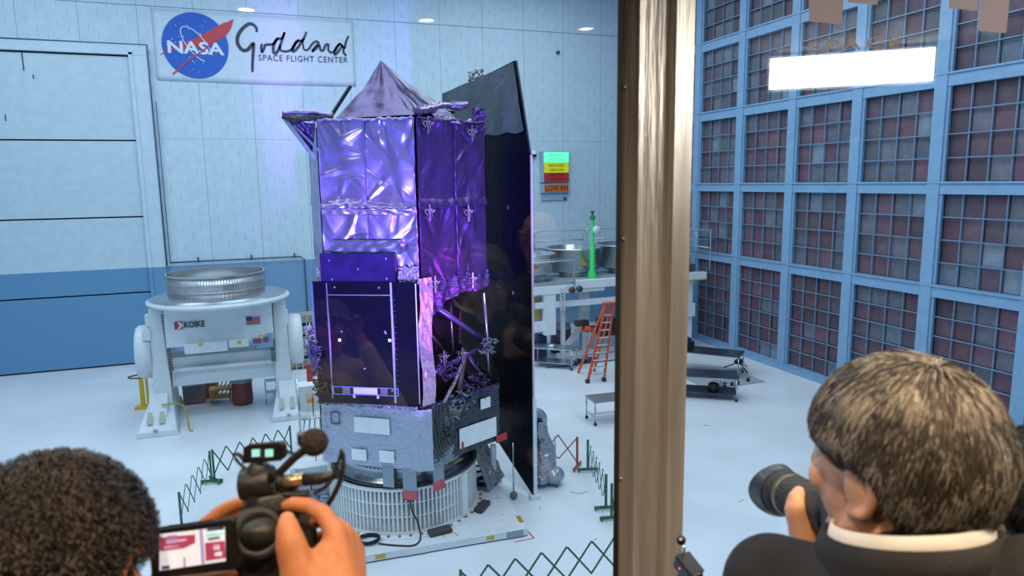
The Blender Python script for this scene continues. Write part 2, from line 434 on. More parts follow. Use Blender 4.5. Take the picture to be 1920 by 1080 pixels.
for i in range(46):
    a = random.uniform(0, 2*PI); r_ = rr*random.uniform(.35, .9); q = random.uniform(.008, .026)
    X, Z = cx+r_*math.cos(a), cz+r_*math.sin(a); st.box(X-q, X+q, WY-.125, WY-.12, Z-q, Z+q)
st.build('logo_stars', M_nwhite, ban)
text_mesh('NASA', bp(cx-1.28, cz-.42, .13), (1,0,0), (0,0,1), .62, 'logo_lettering', M_nwhite, ban, bold=.03, width=2.6)
# handwritten word, strokes traced in banner space (crop px, 7.71 per photo px)
def hw(l, wd):
    pts = [(lambda q: (q.x, q.z))(EYE+(lambda d: d*(WY-.1)/d.y)(at(430+x/7.7125, 20+y/7.7125, 1)-EYE)) for x, y in smooth_path(l, 5)]
    n = len(pts); return ribbon(pts, [wd*(1-.35*abs(2*i/(n-1)-1)**3) for i in range(n)], .11, 'handwriting', M_ink, ban)
hw([(395,310),(385,240),(300,188),(200,250),(130,350),(115,450),(150,530),(205,575),(270,560),(320,500),(350,480),(345,600),(335,760),(335,885)], .17)
hw([(480,480),(460,520),(470,600),(495,560),(520,500),(560,490),(640,480),(700,400)], .13)
hw([(800,310),(760,400),(690,410),(640,500),(640,600),(680,610),(730,520),(800,310)], .15)
hw([(735,500),(740,570),(820,590),(900,560),(960,470),(1010,430)], .12)
hw([(1115,305),(1060,430),(980,440),(920,540),(920,590),(970,560),(1040,460),(1080,400)], .14)
hw([(1060,450),(1080,560),(1140,560),(1200,480),(1255,445),(1290,470),(1230,540),(1200,590),(1260,540),(1300,500),(1320,570),(1360,570),(1390,500),(1430,490),(1430,560),(1460,600),(1510,590),(1560,510),(1610,480)], .12)
hw([(1725,365),(1690,440),(1660,540),(1600,480),(1540,560),(1520,630),(1560,610),(1640,500)], .13)
hw([(1660,520),(1650,600),(1695,655)], .12)
q0 = at(430+425/7.7125, 20+722/7.7125, 1)-EYE; q0 = EYE+q0*(WY-.1)/q0.y; q1 = at(430+1712/7.7125, 20+757/7.7125, 1)-EYE; q1 = EYE+q1*(WY-.1)/q1.y
text_mesh('SPACE FLIGHT CENTER', (q0.x, WY-.11, q0.z), (q1-q0).normalized(), (0,0,1), .3, 'lettering', M_ink, ban, width=(q1-q0).length, spacing=1.15)

# ------------------------------------------------------------------ airflow status sign
t = thing('airflow_sign', (17.05, 39.2, 8.3), 'wall sign box with lit green, yellow and red airflow panels and orange LOW RH plate', 'sign')
MB().box(16.08, 17.95, 38.95, 39.25, 8.95, 10.8).box(16.08, 17.95, 38.97, 39.25, 8.3, 8.87).box(16.14, 17.9, 39.1, 39.25, 7.85, 8.3).build('housing', mat('sign_housing', srgb(150, 178, 198), .5), t, bevel=.02)
for (z0, z1, nm, cc, es, lines, ink) in ((10.14, 10.74, 'green_panel', (.10, 1, .34), 1.5, ('NORMAL', 'AIRFLOW'), srgb(40, 200, 110)),
        (9.52, 10.12, 'yellow_panel', (.72, .72, .01), .22, ('REDUCED', 'AIRFLOW'), (.04, .04, .01)), (8.97, 9.5, 'red_panel', (.42, .03, .02), .1, ('DISRUPTED', 'AIRFLOW'), (.1, .01, .01))):
    p = MB().box(16.28, 17.9, 38.92, 38.96, z0, z1).build(nm, mat(nm, cc, .4, emit=cc, estr=es), t)
    for i, tx in enumerate(lines): text_mesh(tx, (16.58, 38.91, z0+.36-.27*i), (1,0,0), (0,0,1), .15, 'lettering', mat(nm+'_ink', ink, .6), p, width=1.0)
p = MB().box(16.3, 17.88, 38.93, 38.98, 8.38, 8.82).build('orange_plate', mat('orange_plate', srgb(214, 108, 40), .5), t)
text_mesh('LOW RH', (16.36, 38.92, 8.43), (1,0,0), (0,0,1), .33, 'lettering', mat('plate_ink', (.02, .015, .01), .5), p, width=1.46)
# dome camera and wall fittings
t = thing('dome_camera', (15.68, 39.1, 10.5), 'small dark dome camera on the back wall left of the airflow sign', 'camera')
MB().lathe((15.68, 39.02, 10.5), [(.16, .12), (.16, .3), (.05, .34)], 16).box(15.6, 15.76, 39.05, 39.2, 10.6, 10.85).build('bracket', M_white, t)
MB().ball((15.68, 39.02, 10.56), .13, 14, 8).build('dome', M_black, t)
for (x, z, l_) in ((17.3, 16.6, 'small round fixture high on back wall above the airflow sign'), (17.7, 7.95, 'small round fixture on back wall just under the airflow sign')):
    tag(MB().lathe((x, 39.05, z), [(.02, 0), (.1, 0), (.1, .15)], 14, axis=(0,1,0)).build('wall_fixture', MATS['dark_conduit']), l_, 'fixture')

# ------------------------------------------------------------------ helpers for ribbed rings
def ribbed_ring(cx, cy, z0, z1, r, nrib, thick=.06, ribd=.05, ribw=.02, rows=(.33, .66), parentname='shell', n=96):
    mb = MB(); h = z1-z0
    mb.lathe((cx, cy, z0), [(r-thick, h), (r-thick, 0), (r-.0, 0), (r, h), (r-thick, h)], n)
    mb.lathe((cx, cy, z0), [(r, 0), (r+ribd*1.4, 0), (r+ribd*1.4, .05), (r, .05)], n, smooth=False)
    mb.lathe((cx, cy, z1-.06), [(r, 0), (r+ribd*1.4, 0), (r+ribd*1.4, .06), (r-thick, .06)], n, smooth=False)
    for f in rows: mb.lathe((cx, cy, z0+h*f), [(r, 0), (r+ribd*.8, 0), (r+ribd*.8, .025), (r, .025)], n, smooth=False)
    for i in range(nrib):
        a = 2*PI*i/nrib; c, s_ = math.cos(a), math.sin(a)
        mb.obox((cx+(r+ribd/2)*c, cy+(r+ribd/2)*s_, (z0+z1)/2), V3((c, s_, 0))*ribd/2, V3((-s_, c, 0))*ribw/2, V3((0, 0, h/2)))
    return mb

# ------------------------------------------------------------------ white positioner on the left
PX, PY = -1.72, 29.2
t = thing('positioner', (PX, PY, 0), 'big white tilting positioner table on splayed feet by the back wall, carrying a metal ring', 'machine')
M_pw = mat('machine_white', srgb(205, 218, 224), .42, var=.04)
for s, x in ((-1, -3.92), (1, .45)):
    mb = MB()
    mb.quadbox([(x-.32, 28.2, .45), (x+.32, 28.2, .45), (x+.32, 30.2, .45), (x-.32, 30.2, .45), (x-.24, 28.3, 4.55), (x+.24, 28.3, 4.55), (x+.24, 30.0, 4.55), (x-.24, 30.0, 4.55)])
    mb.build('column', M_pw, t, bevel=.03)
    mb = MB()
    ox = x-.15 if s < 0 else x+.1
    # foot: tapering wedge that runs out towards the viewer and back
    mb.quadbox([(ox-.7, 26.95, 0), (ox+.75, 26.95, 0), (ox+.6, 28.6, 0), (ox-.5, 28.6, 0), (ox-.62, 27.0, .2), (ox+.66, 27.0, .2), (ox+.45, 28.5, .95), (ox-.38, 28.5, .95)])
    mb.quadbox([(ox-.36, 27.2, .18), (ox+.36, 27.2, .18), (ox+.38, 28.6, .6), (ox-.38, 28.6, .6), (ox-.3, 27.5, .42), (ox+.3, 27.5, .42), (ox+.34, 28.5, 1.6), (ox-.34, 28.5, 1.6)])
    mb.quadbox([(ox-.5, 28.5, 0), (ox+.5, 28.5, 0), (ox+.5, 31.2, 0), (ox-.5, 31.2, 0), (ox-.4, 28.5, .8), (ox+.4, 28.5, .8), (ox+.4, 31.2, .3), (ox-.4, 31.2, .3)])
    mb.build('foot', M_pw, t, bevel=.03)
    mb = MB().box(ox-.1, ox+.05, 26.9, 27.02, .25, .28)
    for k in (-.25, .15): mb.quadbox([(ox+k-.09, 27.25, .42), (ox+k+.09, 27.25, .42), (ox+k+.09, 27.26, .42), (ox+k-.09, 27.26, .42), (ox+k-.07, 27.6, .75), (ox+k+.07, 27.6, .75), (ox+k+.07, 27.61, .75), (ox+k-.07, 27.61, .75)])
    mb.build('foot_slot', mat('tan_slot', srgb(170, 176, 160), .6), t)
    # round drive housing outside the column
    MB().lathe((x+s*.28, 29.1, 2.75), [(.02, .55), (.95, .55), (1.02, .45), (1.02, 0), (.02, 0)], 40, axis=(s, 0, 0)).build('drive_housing', M_pw, t)
    mb = MB().box(x-.26 if s < 0 else x+.06, x-.06 if s < 0 else x+.26, 28.1, 28.22, 3.0, 4.0)
    rk = MB()
    for k in range(22): rk.box(x+.02*k*(.25 if s < 0 else -.05)-.02+(.22 if s < 0 else -.38), x+.02*k*(.25 if s < 0 else -.05)+(.36 if s < 0 else -.22), 28.02, 28.14, 4.25-.1*k, 4.3-.1*k)
    rk.build('gear_rack', mat('rack_dark', srgb(90, 104, 108), .5), t)
MB().lathe((PX, PY, 4.55), [(.05, 0), (2.5, 0), (2.62, .06), (2.62, .14), (2.5, .17), (2.5, .2), (.05, .2)], 72).build('turntable', M_pw, t)
MB().lathe((PX, PY, 4.752), [(.05, 0), (2.5, 0), (2.5, .01), (.05, .01)], 72).build('turntable_top', mat('plate_grey', srgb(150, 166, 176), .3, metal=.6), t)
mb = MB().box(-3.62, .18, 27.95, 30, 3.05, 4.55); mb.quadbox([(-3.0, 27.7, 2.8), (-1.5, 27.7, 2.8), (-1.5, 28, 2.8), (-3.0, 28, 2.8), (-3.0, 27.7, 3.2), (-1.5, 27.7, 3.2), (-1.5, 28, 3.2), (-3.0, 28, 3.2)])
mb.build('gearbox', M_pw, t, bevel=.03)
MB().box(-1.45, -.75, 27.72, 28.0, 2.9, 3.2).build('terminal_box', mat('box_white', srgb(214, 222, 224), .5), t, bevel=.02)
MB().quadbox([(-.5, 27.9, 2.75), (.15, 27.9, 2.75), (.15, 28.0, 2.75), (-.5, 28.0, 2.75), (-.1, 27.9, 3.3), (.15, 27.9, 3.3), (.15, 28.0, 3.3), (-.1, 28.0, 3.3)]).build('blue_cover', mat('cover_blue', srgb(120, 160, 190), .4), t)
MB().box(-3.6, .2, 28.5, 29.6, 1.4, 2.55).box(-3.55, .15, 28.3, 28.6, 2.0, 2.15).build('cross_beam', M_pw, t, bevel=.03)
lg_ = MB().box(-3.28, -3.0, 27.92, 27.94, 3.74, 4.02).build('red_emblem', M_red, t)
MB().prism([(0,0),(.1,.12),(.02,.24),(.14,.24),(.22,.12),(.12,0)], (-3.2, 27.91, 3.76), (1,0,0), (0,0,1), (0,-.005,0)).build('emblem_mark', M_nwhite, t)
text_mesh('KOIKE', (-2.95, 27.9, 3.77), (1,0,0), (0,0,1), .24, 'lettering', mat('black_ink', (.03,.03,.035), .5), t, bold=.03, width=.7)
fl = MB()
for i in range(7): fl.box(-.78, -.28, 27.92, 27.93, 3.7+.045*i, 3.7+.045*i+.024)
flg = MB().box(-.78, -.28, 27.935, 27.945, 3.7, 4.02).build('flag_sticker', M_nwhite, t); fl.build('red_stripes', M_red, t)
MB().box(-.78, -.58, 27.905, 27.915, 3.87, 4.02).build('flag_canton', mat('flag_blue', srgb(50, 60, 120), .5), t)
for (x, z) in ((-2.5, 3.1), (-1.15, 3.05), (-.35, 3.25)): MB().box(x, x+.14, 27.66, 27.7, z, z+.09).build('warning_label', M_yellow, t)
MB().box(-.6, -.3, 27.87, 27.89, 2.95, 3.15).box(-.22, -.02, 27.87, 27.89, 2.98, 3.18).build('plate_sticker', mat('sticker_rust', srgb(130, 80, 90), .6), t)
MB().box(.62, .76, 28.3, 28.6, 3.5, 4.1).build('junction_box', M_pw, t)
MB().box(-4.3, -4.1, 28.3, 28.6, 3.9, 4.3).box(-4.42, -4.15, 28.2, 28.6, 3.35, 3.8).build('junction_box', M_pw, t)
tag(ribbed_ring(-1.8, 29.3, 4.77, 5.68, 1.74, 110, thick=.05, rows=(.3, .62)).build('adapter_ring', mat('ring_metal', (.72, .74, .74), .3, metal=.8)), 'ribbed silver metal ring standing on top of the white positioner table', 'ring')

# things under and around the positioner
t = thing('wrapped_canister', (-1.2, 30.0, 0), 'red-brown canister under clear plastic standing below the white positioner beam', 'canister')
MB().lathe((-1.2, 30.0, 0), [(.02, 0), (.4, .02), (.42, .2), (.4, 1.15), (.3, 1.45), (.05, 1.55)], 20).build('body', mat('canister_red', srgb(120, 60, 52), .4, bump=.4, bscale=5), t)
MB().grid(lambda u, v: (-1.2+(.44-.2*v+.03*noise.noise(V3((u*9, v*6, 2))))*math.cos(2*PI*u), 30.0+(.44-.2*v)*math.sin(2*PI*u), .95+.75*v), 24, 8).build('plastic_wrap', foil_mat('clear_grey_wrap', (.32, .34, .38), .2, .5), t)
t = thing('yellow_cart', (-2.0, 30.6, 0), 'low yellow folded cart in the shade left of the wrapped canister', 'cart')
mb = MB(); mb.box(-2.5, -1.65, 30.3, 30.9, .55, .62).box(-2.5, -1.65, 30.3, 30.9, .2, .26)
mb.build('deck', mat('cart_yellow', srgb(176, 140, 60), .5), t)
for x in (-2.45, -1.7):
    for y in (30.35, 30.85): MB().cyl((x, y, 0), (x, y, .6), .03).build('leg', MATS['cart_yellow'], t)
mb = MB(); [mb.bar((-2.4+.16*k, 30.25, .3), (-2.1+.16*k, 30.28, .95), .05) for k in range(5)]; mb.build('fold_bars', MATS['cart_yellow'], t)
for i, (x, y, a, b_, h, l_) in enumerate(((-3.1, 31.0, .42, .4, .75, 'dark grey equipment crate left under the white positioner'), (-2.55, 31.6, .35, .35, .6, 'small dark crate behind the yellow cart under the positioner'))):
    t = thing('equipment_crate', (x, y, 0), l_, 'crate')
    MB().box(x-a, x+a, y-b_, y+b_, .06, h).build('body', mat('crate_grey', srgb(84, 96, 100), .6), t, bevel=.03)
    MB().box(x-a-.02, x+a+.02, y-b_-.02, y+b_+.02, h, h+.07).build('lid', mat('crate_lid', srgb(110, 122, 126), .5), t, bevel=.02)
t = thing('step_stool', (.05, 29.6, 0), 'small metal step stool beside the right foot of the positioner', 'stool')
for z in (.45, .95): MB().box(-.3, .4, 29.4, 29.8, z, z+.04).build('step', M_steel, t)
for x in (-.28, .38):
    for y in (29.42, 29.78): MB().cyl((x, y, 0), (x, y, .97), .022).build('leg', M_steel, t)
t = thing('yellow_stand', (-5.0, 30.9, 0), 'yellow upright stand with a handle ring left of the positioner', 'stand')
MB().box(-5.13, -4.98, 30.85, 31.0, 0, 2.0).box(-4.9, -4.82, 30.85, 31.0, 0, 1.6).build('post', mat('safety_yellow', srgb(226, 186, 40), .5), t)
MB().box(-5.35, -4.75, 30.7, 31.1, 0, .1).build('base', MATS['safety_yellow'], t)
MB().tube([(-4.75+.55*math.cos(a)-.2, 30.9+.3*math.sin(a), 1.35) for a in [2*PI*i/20 for i in range(20)]], .03, 6, closed=True).build('hoop', mat('hoop_dark', srgb(90, 70, 60), .5), t)
t = thing('pressure_hose', (-3.2, 27.3, 0), 'thin yellow hose lying over the left foot of the positioner', 'hose')
MB().tube(smooth_path([(-3.95, 27.8, .95), (-3.3, 27.75, .9), (-3.1, 27.5, .6), (-3.0, 27.2, .05), (-2.9, 27.1, .04)], 5), .03, 6).build('hose', mat('hose_yellow', srgb(150, 150, 50), .5), t)

# ------------------------------------------------------------------ rolling work tables, stool, ladder
def table(name, cx, cy, L_, W_, H, rz, label, shelf=True, topm=M_steel):
    t = thing(name, (cx, cy, 0), label, 'table', None)
    t['_o'] = (0, 0, 0)
    def P(mb, nm, m_, **k):
        o = mb.build(nm, m_, t, **k); return o
    P(MB().box(-L_/2, L_/2, -W_/2, W_/2, H-.05, H), 'table_top', topm, bevel=.01)
    for sx in (-1, 1):
        for sy in (-1, 1):
            x, y = sx*(L_/2-.05), sy*(W_/2-.05)
            lg = P(MB().cyl((x, y, .1), (x, y, H-.05), .028, n=10), 'leg', M_steel)
            c = MB().lathe((x, y-.02, .06), [(.01, -.02), (.06, -.02), (.06, .02), (.01, .02)], 12, axis=(0, 1, 0)).build('caster', M_black, lg)
    if shelf: P(MB().box(-L_/2+.05, L_/2-.05, -W_/2+.05, W_/2-.05, .27, .3), 'shelf', topm)
    else:
        P(MB().bar((-L_/2+.05, 0, .3), (L_/2-.05, 0, .3), .03).bar((-L_/2+.05, -W_/2+.05, .3), (-L_/2+.05, W_/2-.05, .3), .03).bar((L_/2-.05, -W_/2+.05, .3), (L_/2-.05, W_/2-.05, .3), .03), 'stretcher', M_steel)
    t.rotation_euler = (0, 0, rz); t['_o'] = (cx, cy, 0)
    return t
M_dsteel = mat('dark_steel_top', srgb(74, 82, 92), .3, metal=.7)
table('work_table', 12.1, 22.35, 1.9, .95, .92, math.radians(-4), 'bare steel table on casters half hidden by the window post', False, mat('steel_table_top', (.36, .37, .38), .3, metal=.8))
table('work_table', 13.1, 30.2, 2.1, 1.0, 1.0, math.radians(-40), 'steel table with a part on it under the work platform', True)
table('work_table', 17.1, 23.4, 2.4, 1.15, 1.0, math.radians(-35), 'dark steel table with lower shelf just right of the window post', True, M_dsteel)
table('work_table', 19.3, 26.5, 3.2, 1.3, 1.05, math.radians(-48), 'long dark table by the filter wall with a black box on it', False, M_dsteel)
tag(MB().box(18.0, 18.9, 26.9, 27.5, 1.06, 1.45).box(18.1, 18.8, 27.0, 27.4, 1.45, 1.6).build('equipment_case', mat('case_black', (.03, .02, .03), .5), bevel=.05), 'black case sitting on the long dark table by the filter wall', 'case')
tag(MB().lathe((13.0, 30.3, 1.0), [(.02, .12), (.2, .12), (.24, .05), (.24, 0)], 16).build('metal_part', M_steel), 'round metal part on the steel table below the platform', 'part')
for i, (x, y, h, r_, m_, l_) in enumerate(((17.2, 23.1, .35, .22, M_black, 'black canister on the lower shelf of the dark steel table'), (18.7, 24.6, .28, .12, M_white, 'white jar on the floor mat behind the dark steel table'),)):
    z = .3 if i == 0 else .02
    tag(MB().lathe((x, y, z), [(.02, 0), (r_, 0), (r_, h*.85), (r_*.7, h), (.02, h)], 18).build('jar', m_), l_, 'jar')
tag(MB().box(-1.5, 1.5, -1.1, 1.1, 0, .03).build('floor_mat', mat('grey_mat', srgb(150, 160, 165), .7)), 'grey floor mat below the long dark table by the filter wall', 'mat').location = (19.2, 25.2, .0)
for i, (x, y) in enumerate(((18.6, 24.2), (18.95, 24.15), (19.3, 24.2), (20.0, 24.4))):
    t = tag(MB().lathe((x, y, .03), [(.02, 0), (.07, 0), (.07, .14), (.03, .18), (.01, .18)], 10).build('bottle', M_black), 'small dark bottle standing along the near edge of the grey floor mat', 'bottle', 'small bottles on the floor mat')
t = thing('stool', (18.2, 24.0, 0), 'round-footed lab stool right of the dark steel table', 'stool')
MB().lathe((18.2, 24.0, .72), [(.02, 0), (.2, 0), (.2, .05), (.02, .05)], 18).build('seat', M_dsteel, t)
MB().cyl((18.2, 24, .1), (18.2, 24, .72), .03).build('column', M_steel, t)
MB().tube([(18.2+.33*math.cos(a), 24+.33*math.sin(a), .3) for a in [2*PI*i/18 for i in range(18)]], .016, 6, closed=True).build('foot_ring', M_steel, t)
for k in range(5):
    a = 2*PI*k/5; MB().bar((18.2, 24, .12), (18.2+.38*math.cos(a), 24+.38*math.sin(a), .03), .035).build('leg', M_dsteel, t)
t = thing('light_stand', (21.0, 26.3, 0), 'small black stand with splayed legs on floor by the filter wall', 'stand')
for k in range(3):
    a = 2*PI*k/3+.4; MB().bar((21.0, 26.3, .35), (21.0+.75*math.cos(a), 26.3+.75*math.sin(a), .02), .04).build('leg', M_black, t)
MB().ball((21.0, 26.3, .38), .2, 10, 6, (1.3, 1, .7)).build('head', M_black, t)

t = thing('step_ladder', (13.9, 27.3, 0), 'orange fibreglass step ladder standing left of the window post', 'ladder')
M_or = mat('ladder_orange', srgb(206, 84, 48), .45)
A0, A1, B0, B1 = V3((13.35, 27.05, 0)), V3((14.15, 27.0, 0)), V3((14.4, 27.3, 3.5)), V3((14.75, 27.3, 3.5))
MB().bar(A0, B0, .07, .12).build('rail', M_or, t); MB().bar(A1, B1, .07, .12).build('rail', M_or, t)
MB().bar(A0+V3((.3, 1.6, 0)), B0+V3((0, .1, 0)), .06, .1).build('rear_rail', M_or, t); MB().bar(A1+V3((.3, 1.6, 0)), B1+V3((0, .1, 0)), .06, .1).build('rear_rail', M_or, t)
for k in range(1, 10): MB().bar(A0.lerp(B0, k/10.5), A1.lerp(B1, k/10.5), .1, .05).build('tread', M_alu, t)
MB().box(14.3, 14.85, 27.2, 27.5, 3.48, 3.56).build('top_cap', M_or, t)
for q in (A0, A1): MB().box(q.x-.08, q.x+.08, q.y-.08, q.y+.08, 0, .16).build('foot', M_black, t)

# ------------------------------------------------------------------ raised white work platform behind
t = thing('work_platform', (17, 31.5, 0), 'raised white steel work platform with railings before the back wall, crossing behind window post', 'platform')
PYf, PYb = 30.6, 34.2
MB().box(11.6, 21.9, PYf, PYb, 3.95, 4.1).build('deck', mat('deck_grey', srgb(140, 158, 168), .5), t)
mb = MB()
mb.box(11.4, 16.0, PYf-.1, PYf+.15, 3.55, 3.95).box(14.4, 22.0, PYf-.2, PYf+.1, 3.75, 4.15).box(12.3, 16.8, PYf, PYf+.2, 2.85, 3.15)
mb.box(11.4, 22.0, PYb-.2, PYb, 3.6, 4.0)
mb.build('edge_beam', M_white, t, bevel=.015)
MB().box(20.4, 21.95, PYf-.22, PYf-.19, 3.75, 3.8).build('yellow_edge_strip', M_yellow, t)
for (x, y, w_, zt) in ((14.05, 31.3, .2, 3.6), (15.6, 32.0, .42, 3.95), (21.1, 31.0, .55, 3.75), (13.5, 33.6, .25, 3.7), (20.6, 33.7, .3, 3.7)):
    MB().box(x-w_/2, x+w_/2, y-w_/2, y+w_/2, 0, zt).build('column', M_white, t, bevel=.015)
MB().box(12.75, 13.35, PYf-.05, PYf+.3, 1.5, 3.6).box(11.4, 12.9, PYf, PYf+.2, 1.7, 2.2).box(20.6, 21.4, PYf-.1, PYf+.3, 1.8, 2.5).build('hanging_frame', M_white, t, bevel=.015)
MB().bar((14.1, 31.6, .3), (15.6, 31.9, 1.75), .22).bar((16.8, 31.9, .2), (15.6, 31.9, 1.75), .22).bar((13.8, 31.5, .15), (17.2, 31.8, .15), .25).build('brace', M_white, t)
MB().box(12.3, 13.0, PYf+.6, PYf+.7, 2.2, 3.3).build('beige_board', mat('board_tan', srgb(196, 170, 120), .6), t)
rails = MB()
def railrun(xa, xb, y, z0, h=1.05):
    rails.tube(smooth_path([(xa, y, z0), (xa, y, z0+h-.15), (xa+.15, y, z0+h), (xb-.15, y, z0+h), (xb, y, z0+h-.15), (xb, y, z0)], 3), .045, 6)
    rails.tube([(xa, y, z0+h*.5), (xb, y, z0+h*.5)], .038, 6)
railrun(11.6, 13.5, 34.2, 5.3); railrun(13.7, 16.6, 34.2, 5.3); railrun(16.8, 19.6, 34.2, 5.3); railrun(18.6, 22.3, 30.6, 4.15, 2.2); railrun(19, 22.2, 33.9, 4.1, 2.2)
for y in (31.8, 33): rails.tube([(22.25, y, 4.1), (22.25, y, 6.3)], .03, 6)
rails.tube([(22.25, 30.6, 6.3), (22.25, 33.9, 6.3)], .03, 6); rails.tube([(22.25, 30.6, 5.4), (22.25, 33.9, 5.4)], .04, 6)
rails.tube([(20.5, 30.7, 5.9), (22.75, 30.7, 5.85)], .03, 6); rails.tube([(11.4, 30.5, 5.1), (14.3, 30.5, 5.2), (14.3, 30.5, 3.6)], .045, 6); rails.tube([(11.4, 30.5, 5.2), (14.2, 30.5, 5.3)], .02, 6)
rails.build('railing', mat('rail_steel', srgb(172, 186, 190), .35, metal=.4), t)
lad = MB(); lad.box(13.55, 13.6, 30.45, 30.5, 2.7, 3.9).box(13.75, 13.8, 30.45, 30.5, 2.7, 3.9)
for k in range(7): lad.box(13.55, 13.8, 30.45, 30.5, 2.75+.17*k, 2.78+.17*k)
lad.build('access_ladder', M_white, t)
MB().lathe((14.1, 30.35, 3.72), [(.02, 0), (.16, 0), (.16, .12), (.02, .12)], 16, axis=(0,-1,0)).build('roller', mat('roller_dark', (.05,.05,.05), .4), t)
MB().lathe((14.5, 30.35, 3.75), [(.02, 0), (.16, 0), (.16, .12), (.02, .12)], 16, axis=(0,-1,0)).build('roller', MATS['roller_dark'], t)
MB().box(19.3, 21.8, 31.2, 32.6, 4.12, 4.5).build('dark_grille', mat('grille_green', srgb(70, 92, 88), .6, bump=.5, bscale=30), t)
MB().box(18.6, 19.5, 30.9, 31.5, 4.6, 6.0).build('control_cabinet', M_white, t, bevel=.02)
MB().box(18.7, 18.8, 30.75, 30.8, 4.3, 5.3).box(18.3, 18.8, 30.75, 30.8, 5.2, 5.28).build('yellow_gate', M_yellow, t)
# drums standing on the platform
for (x, y, r_, z0, z1, l_) in ((12.4, 32.2, 1.45, 4.4, 5.45, 'large shiny metal drum at the left end of the raised platform'), (15.4, 33.1, 1.45, 4.3, 5.55, 'dull grey metal drum in the middle of the raised platform'), (18.6, 33.2, 1.6, 4.3, 5.6, 'grey metal drum on the platform beside the window post')):
    tt = thing('metal_drum', (x, y, 4.1), l_, 'drum', None)
    MB().lathe((x, y, 4.1), [(r_-.1, 0), (r_*.72, .02), (r_*.72, z0-4.1), (r_, z0-4.1+.1), (r_, z1-4.1-.08), (r_+.06, z1-4.1-.06), (r_+.06, z1-4.1), (r_-.08, z1-4.1), (r_-.08, .6), (.02, .6)], 48).build('shell', foil_mat('drum_metal', (.62, .66, .68), .25, .9, 1.2, .15), tt)
    MB().box(x-.1, x+.1, y-r_-.05, y-r_+.02, 4.75, 4.83).build('warning_label', M_yellow, tt)
t = thing('green_mast', (15.7, 31.3, 4.1), 'bright green mast with a round white gauge rising above the platform', 'mast')
MB().lathe((15.7, 31.3, 4.1), [(.25, 0), (.2, .3), (.13, .5), (.14, 1.6), (.09, 1.7), (.09, 3.0)], 16).build('body', mat('mast_green', srgb(60, 214, 110), .4), t)
MB().lathe((15.7, 31.3, 7.1), [(.14, 0), (.14, .12), (.06, .2), (.06, .35), (.12, .36), (.12, .42), (.02, .42)], 12).build('valve_top', mat('mast_dark_green', srgb(40, 110, 80), .5), t)
MB().lathe((15.87, 31.2, 6.55), [(.02, 0), (.21, 0), (.21, .08), (.02, .08)], 20, axis=(0,-1,0)).build('gauge', M_white, t)
for (x, y, h, r_, l_) in ((13.0, 32.2, 1.35, .5, 'dark blue barrel with a pale lid under the platform, leftmost of the two'), (14.6, 32.8, 1.3, .55, 'dark blue barrel behind the white platform leg, right of its twin')):
    tt = thing('barrel', (x, y, 0), l_, 'barrel')
    MB().lathe((x, y, 0), [(.02, 0), (r_, 0), (r_, h*.33), (r_*1.03, h*.35), (r_, h*.37), (r_, h*.66), (r_*1.03, h*.68), (r_, h*.7), (r_, h), (.02, h)], 28).build('body', mat('barrel_blue', srgb(34, 48, 92), .4), tt)
    MB().lathe((x, y, h), [(.02, .3), (r_*.85, .25), (r_*.98, 0)], 28).build('lid', mat('barrel_lid', srgb(140, 152, 168), .5), tt)
t = thing('motor_unit', (15.3, 30.9, 0), 'black motor unit with an orange end piece on a pole below the platform', 'motor')
MB().cyl((15.2, 30.9, 0), (15.2, 30.9, 1.8), .05).box(15.0, 15.4, 30.7, 31.1, 0, .05).build('pole', M_steel, t)
MB().box(14.55, 15.25, 30.7, 31.05, 1.75, 2.05).box(15.9, 17.0, 30.8, 31.3, 1.1, 2.0).build('housing', M_black, t, bevel=.05)
MB().box(15.2, 15.95, 30.85, 30.95, 1.6, 1.7).build('arm', M_black, t)
MB().cyl((15.0, 30.85, 1.65), (15.5, 30.85, 1.5), .2, .12).build('orange_end', mat('safety_orange', srgb(230, 90, 40), .5), t)
t = thing('floor_equipment', (14.6, 30.4, 0), 'low black tangle of equipment on the floor beside the platform leg', 'equipment')
for k in range(9): MB().ball((14.3+.12*k, 30.2+.1*math.sin(k*2), .12+.05*math.sin(k)), .13, 8, 6, (1.3, 1, .8)).build('cable_lump', M_black, t)
# rail on the floor
tag(MB().box(12.6, 17.5, 30.02, 30.1, 0, .05).build('floor_rail', MATS['rack_dark']), 'long thin dark rail on the floor in front of the platform legs', 'rail')

# ------------------------------------------------------------------ scissor barriers
M_gr = mat('barrier_green', srgb(42, 104, 72), .5, var=.15); M_bo = mat('barrier_orange', srgb(186, 88, 58), .5, var=.15)
def barrier(name, A, B, h, n, label, m_, z0=.12, grp='scissor barriers round the spacecraft', ends=(1, 1), w_=.035):
    A = V3(A); B = V3(B); t = thing(name, (A.x, A.y, 0), label, 'barrier'); d = (B-A).normalized(); nrm = V3((-d.y, d.x, 0)); L_ = (B-A).length
    for k, q in enumerate((A, B)):
        if not ends[k]: continue
        p = MB().bar(q+V3((0,0,.08)), q+V3((0,0,h)), .055).build('post', m_, t)
        MB().bar(q-nrm*.32+V3((0,0,.09)), q+nrm*.32+V3((0,0,.09)), .06, .07).build('base', m_, t)
        for s in (-1, 1): MB().ball(q+nrm*.28*s+V3((0,0,.035)), .035, 8, 6).build('wheel', MATS['rack_dark'], t)
    zl, zh = z0+.1, h-.03
    for i in range(n):
        a = A+d*(L_*i/n); b_ = A+d*(L_*(i+1)/n)
        # two crossing laths per bay, set on either side of the plane
        MB().bar(a+nrm*.012+V3((0,0,zl)), b_+nrm*.012+V3((0,0,zh)), w_, .012, up=nrm).build('lath', m_, t)
        MB().bar(a-nrm*.012+V3((0,0,zh)), b_-nrm*.012+V3((0,0,zl)), w_, .012, up=nrm).build('lath', m_, t)
    return t
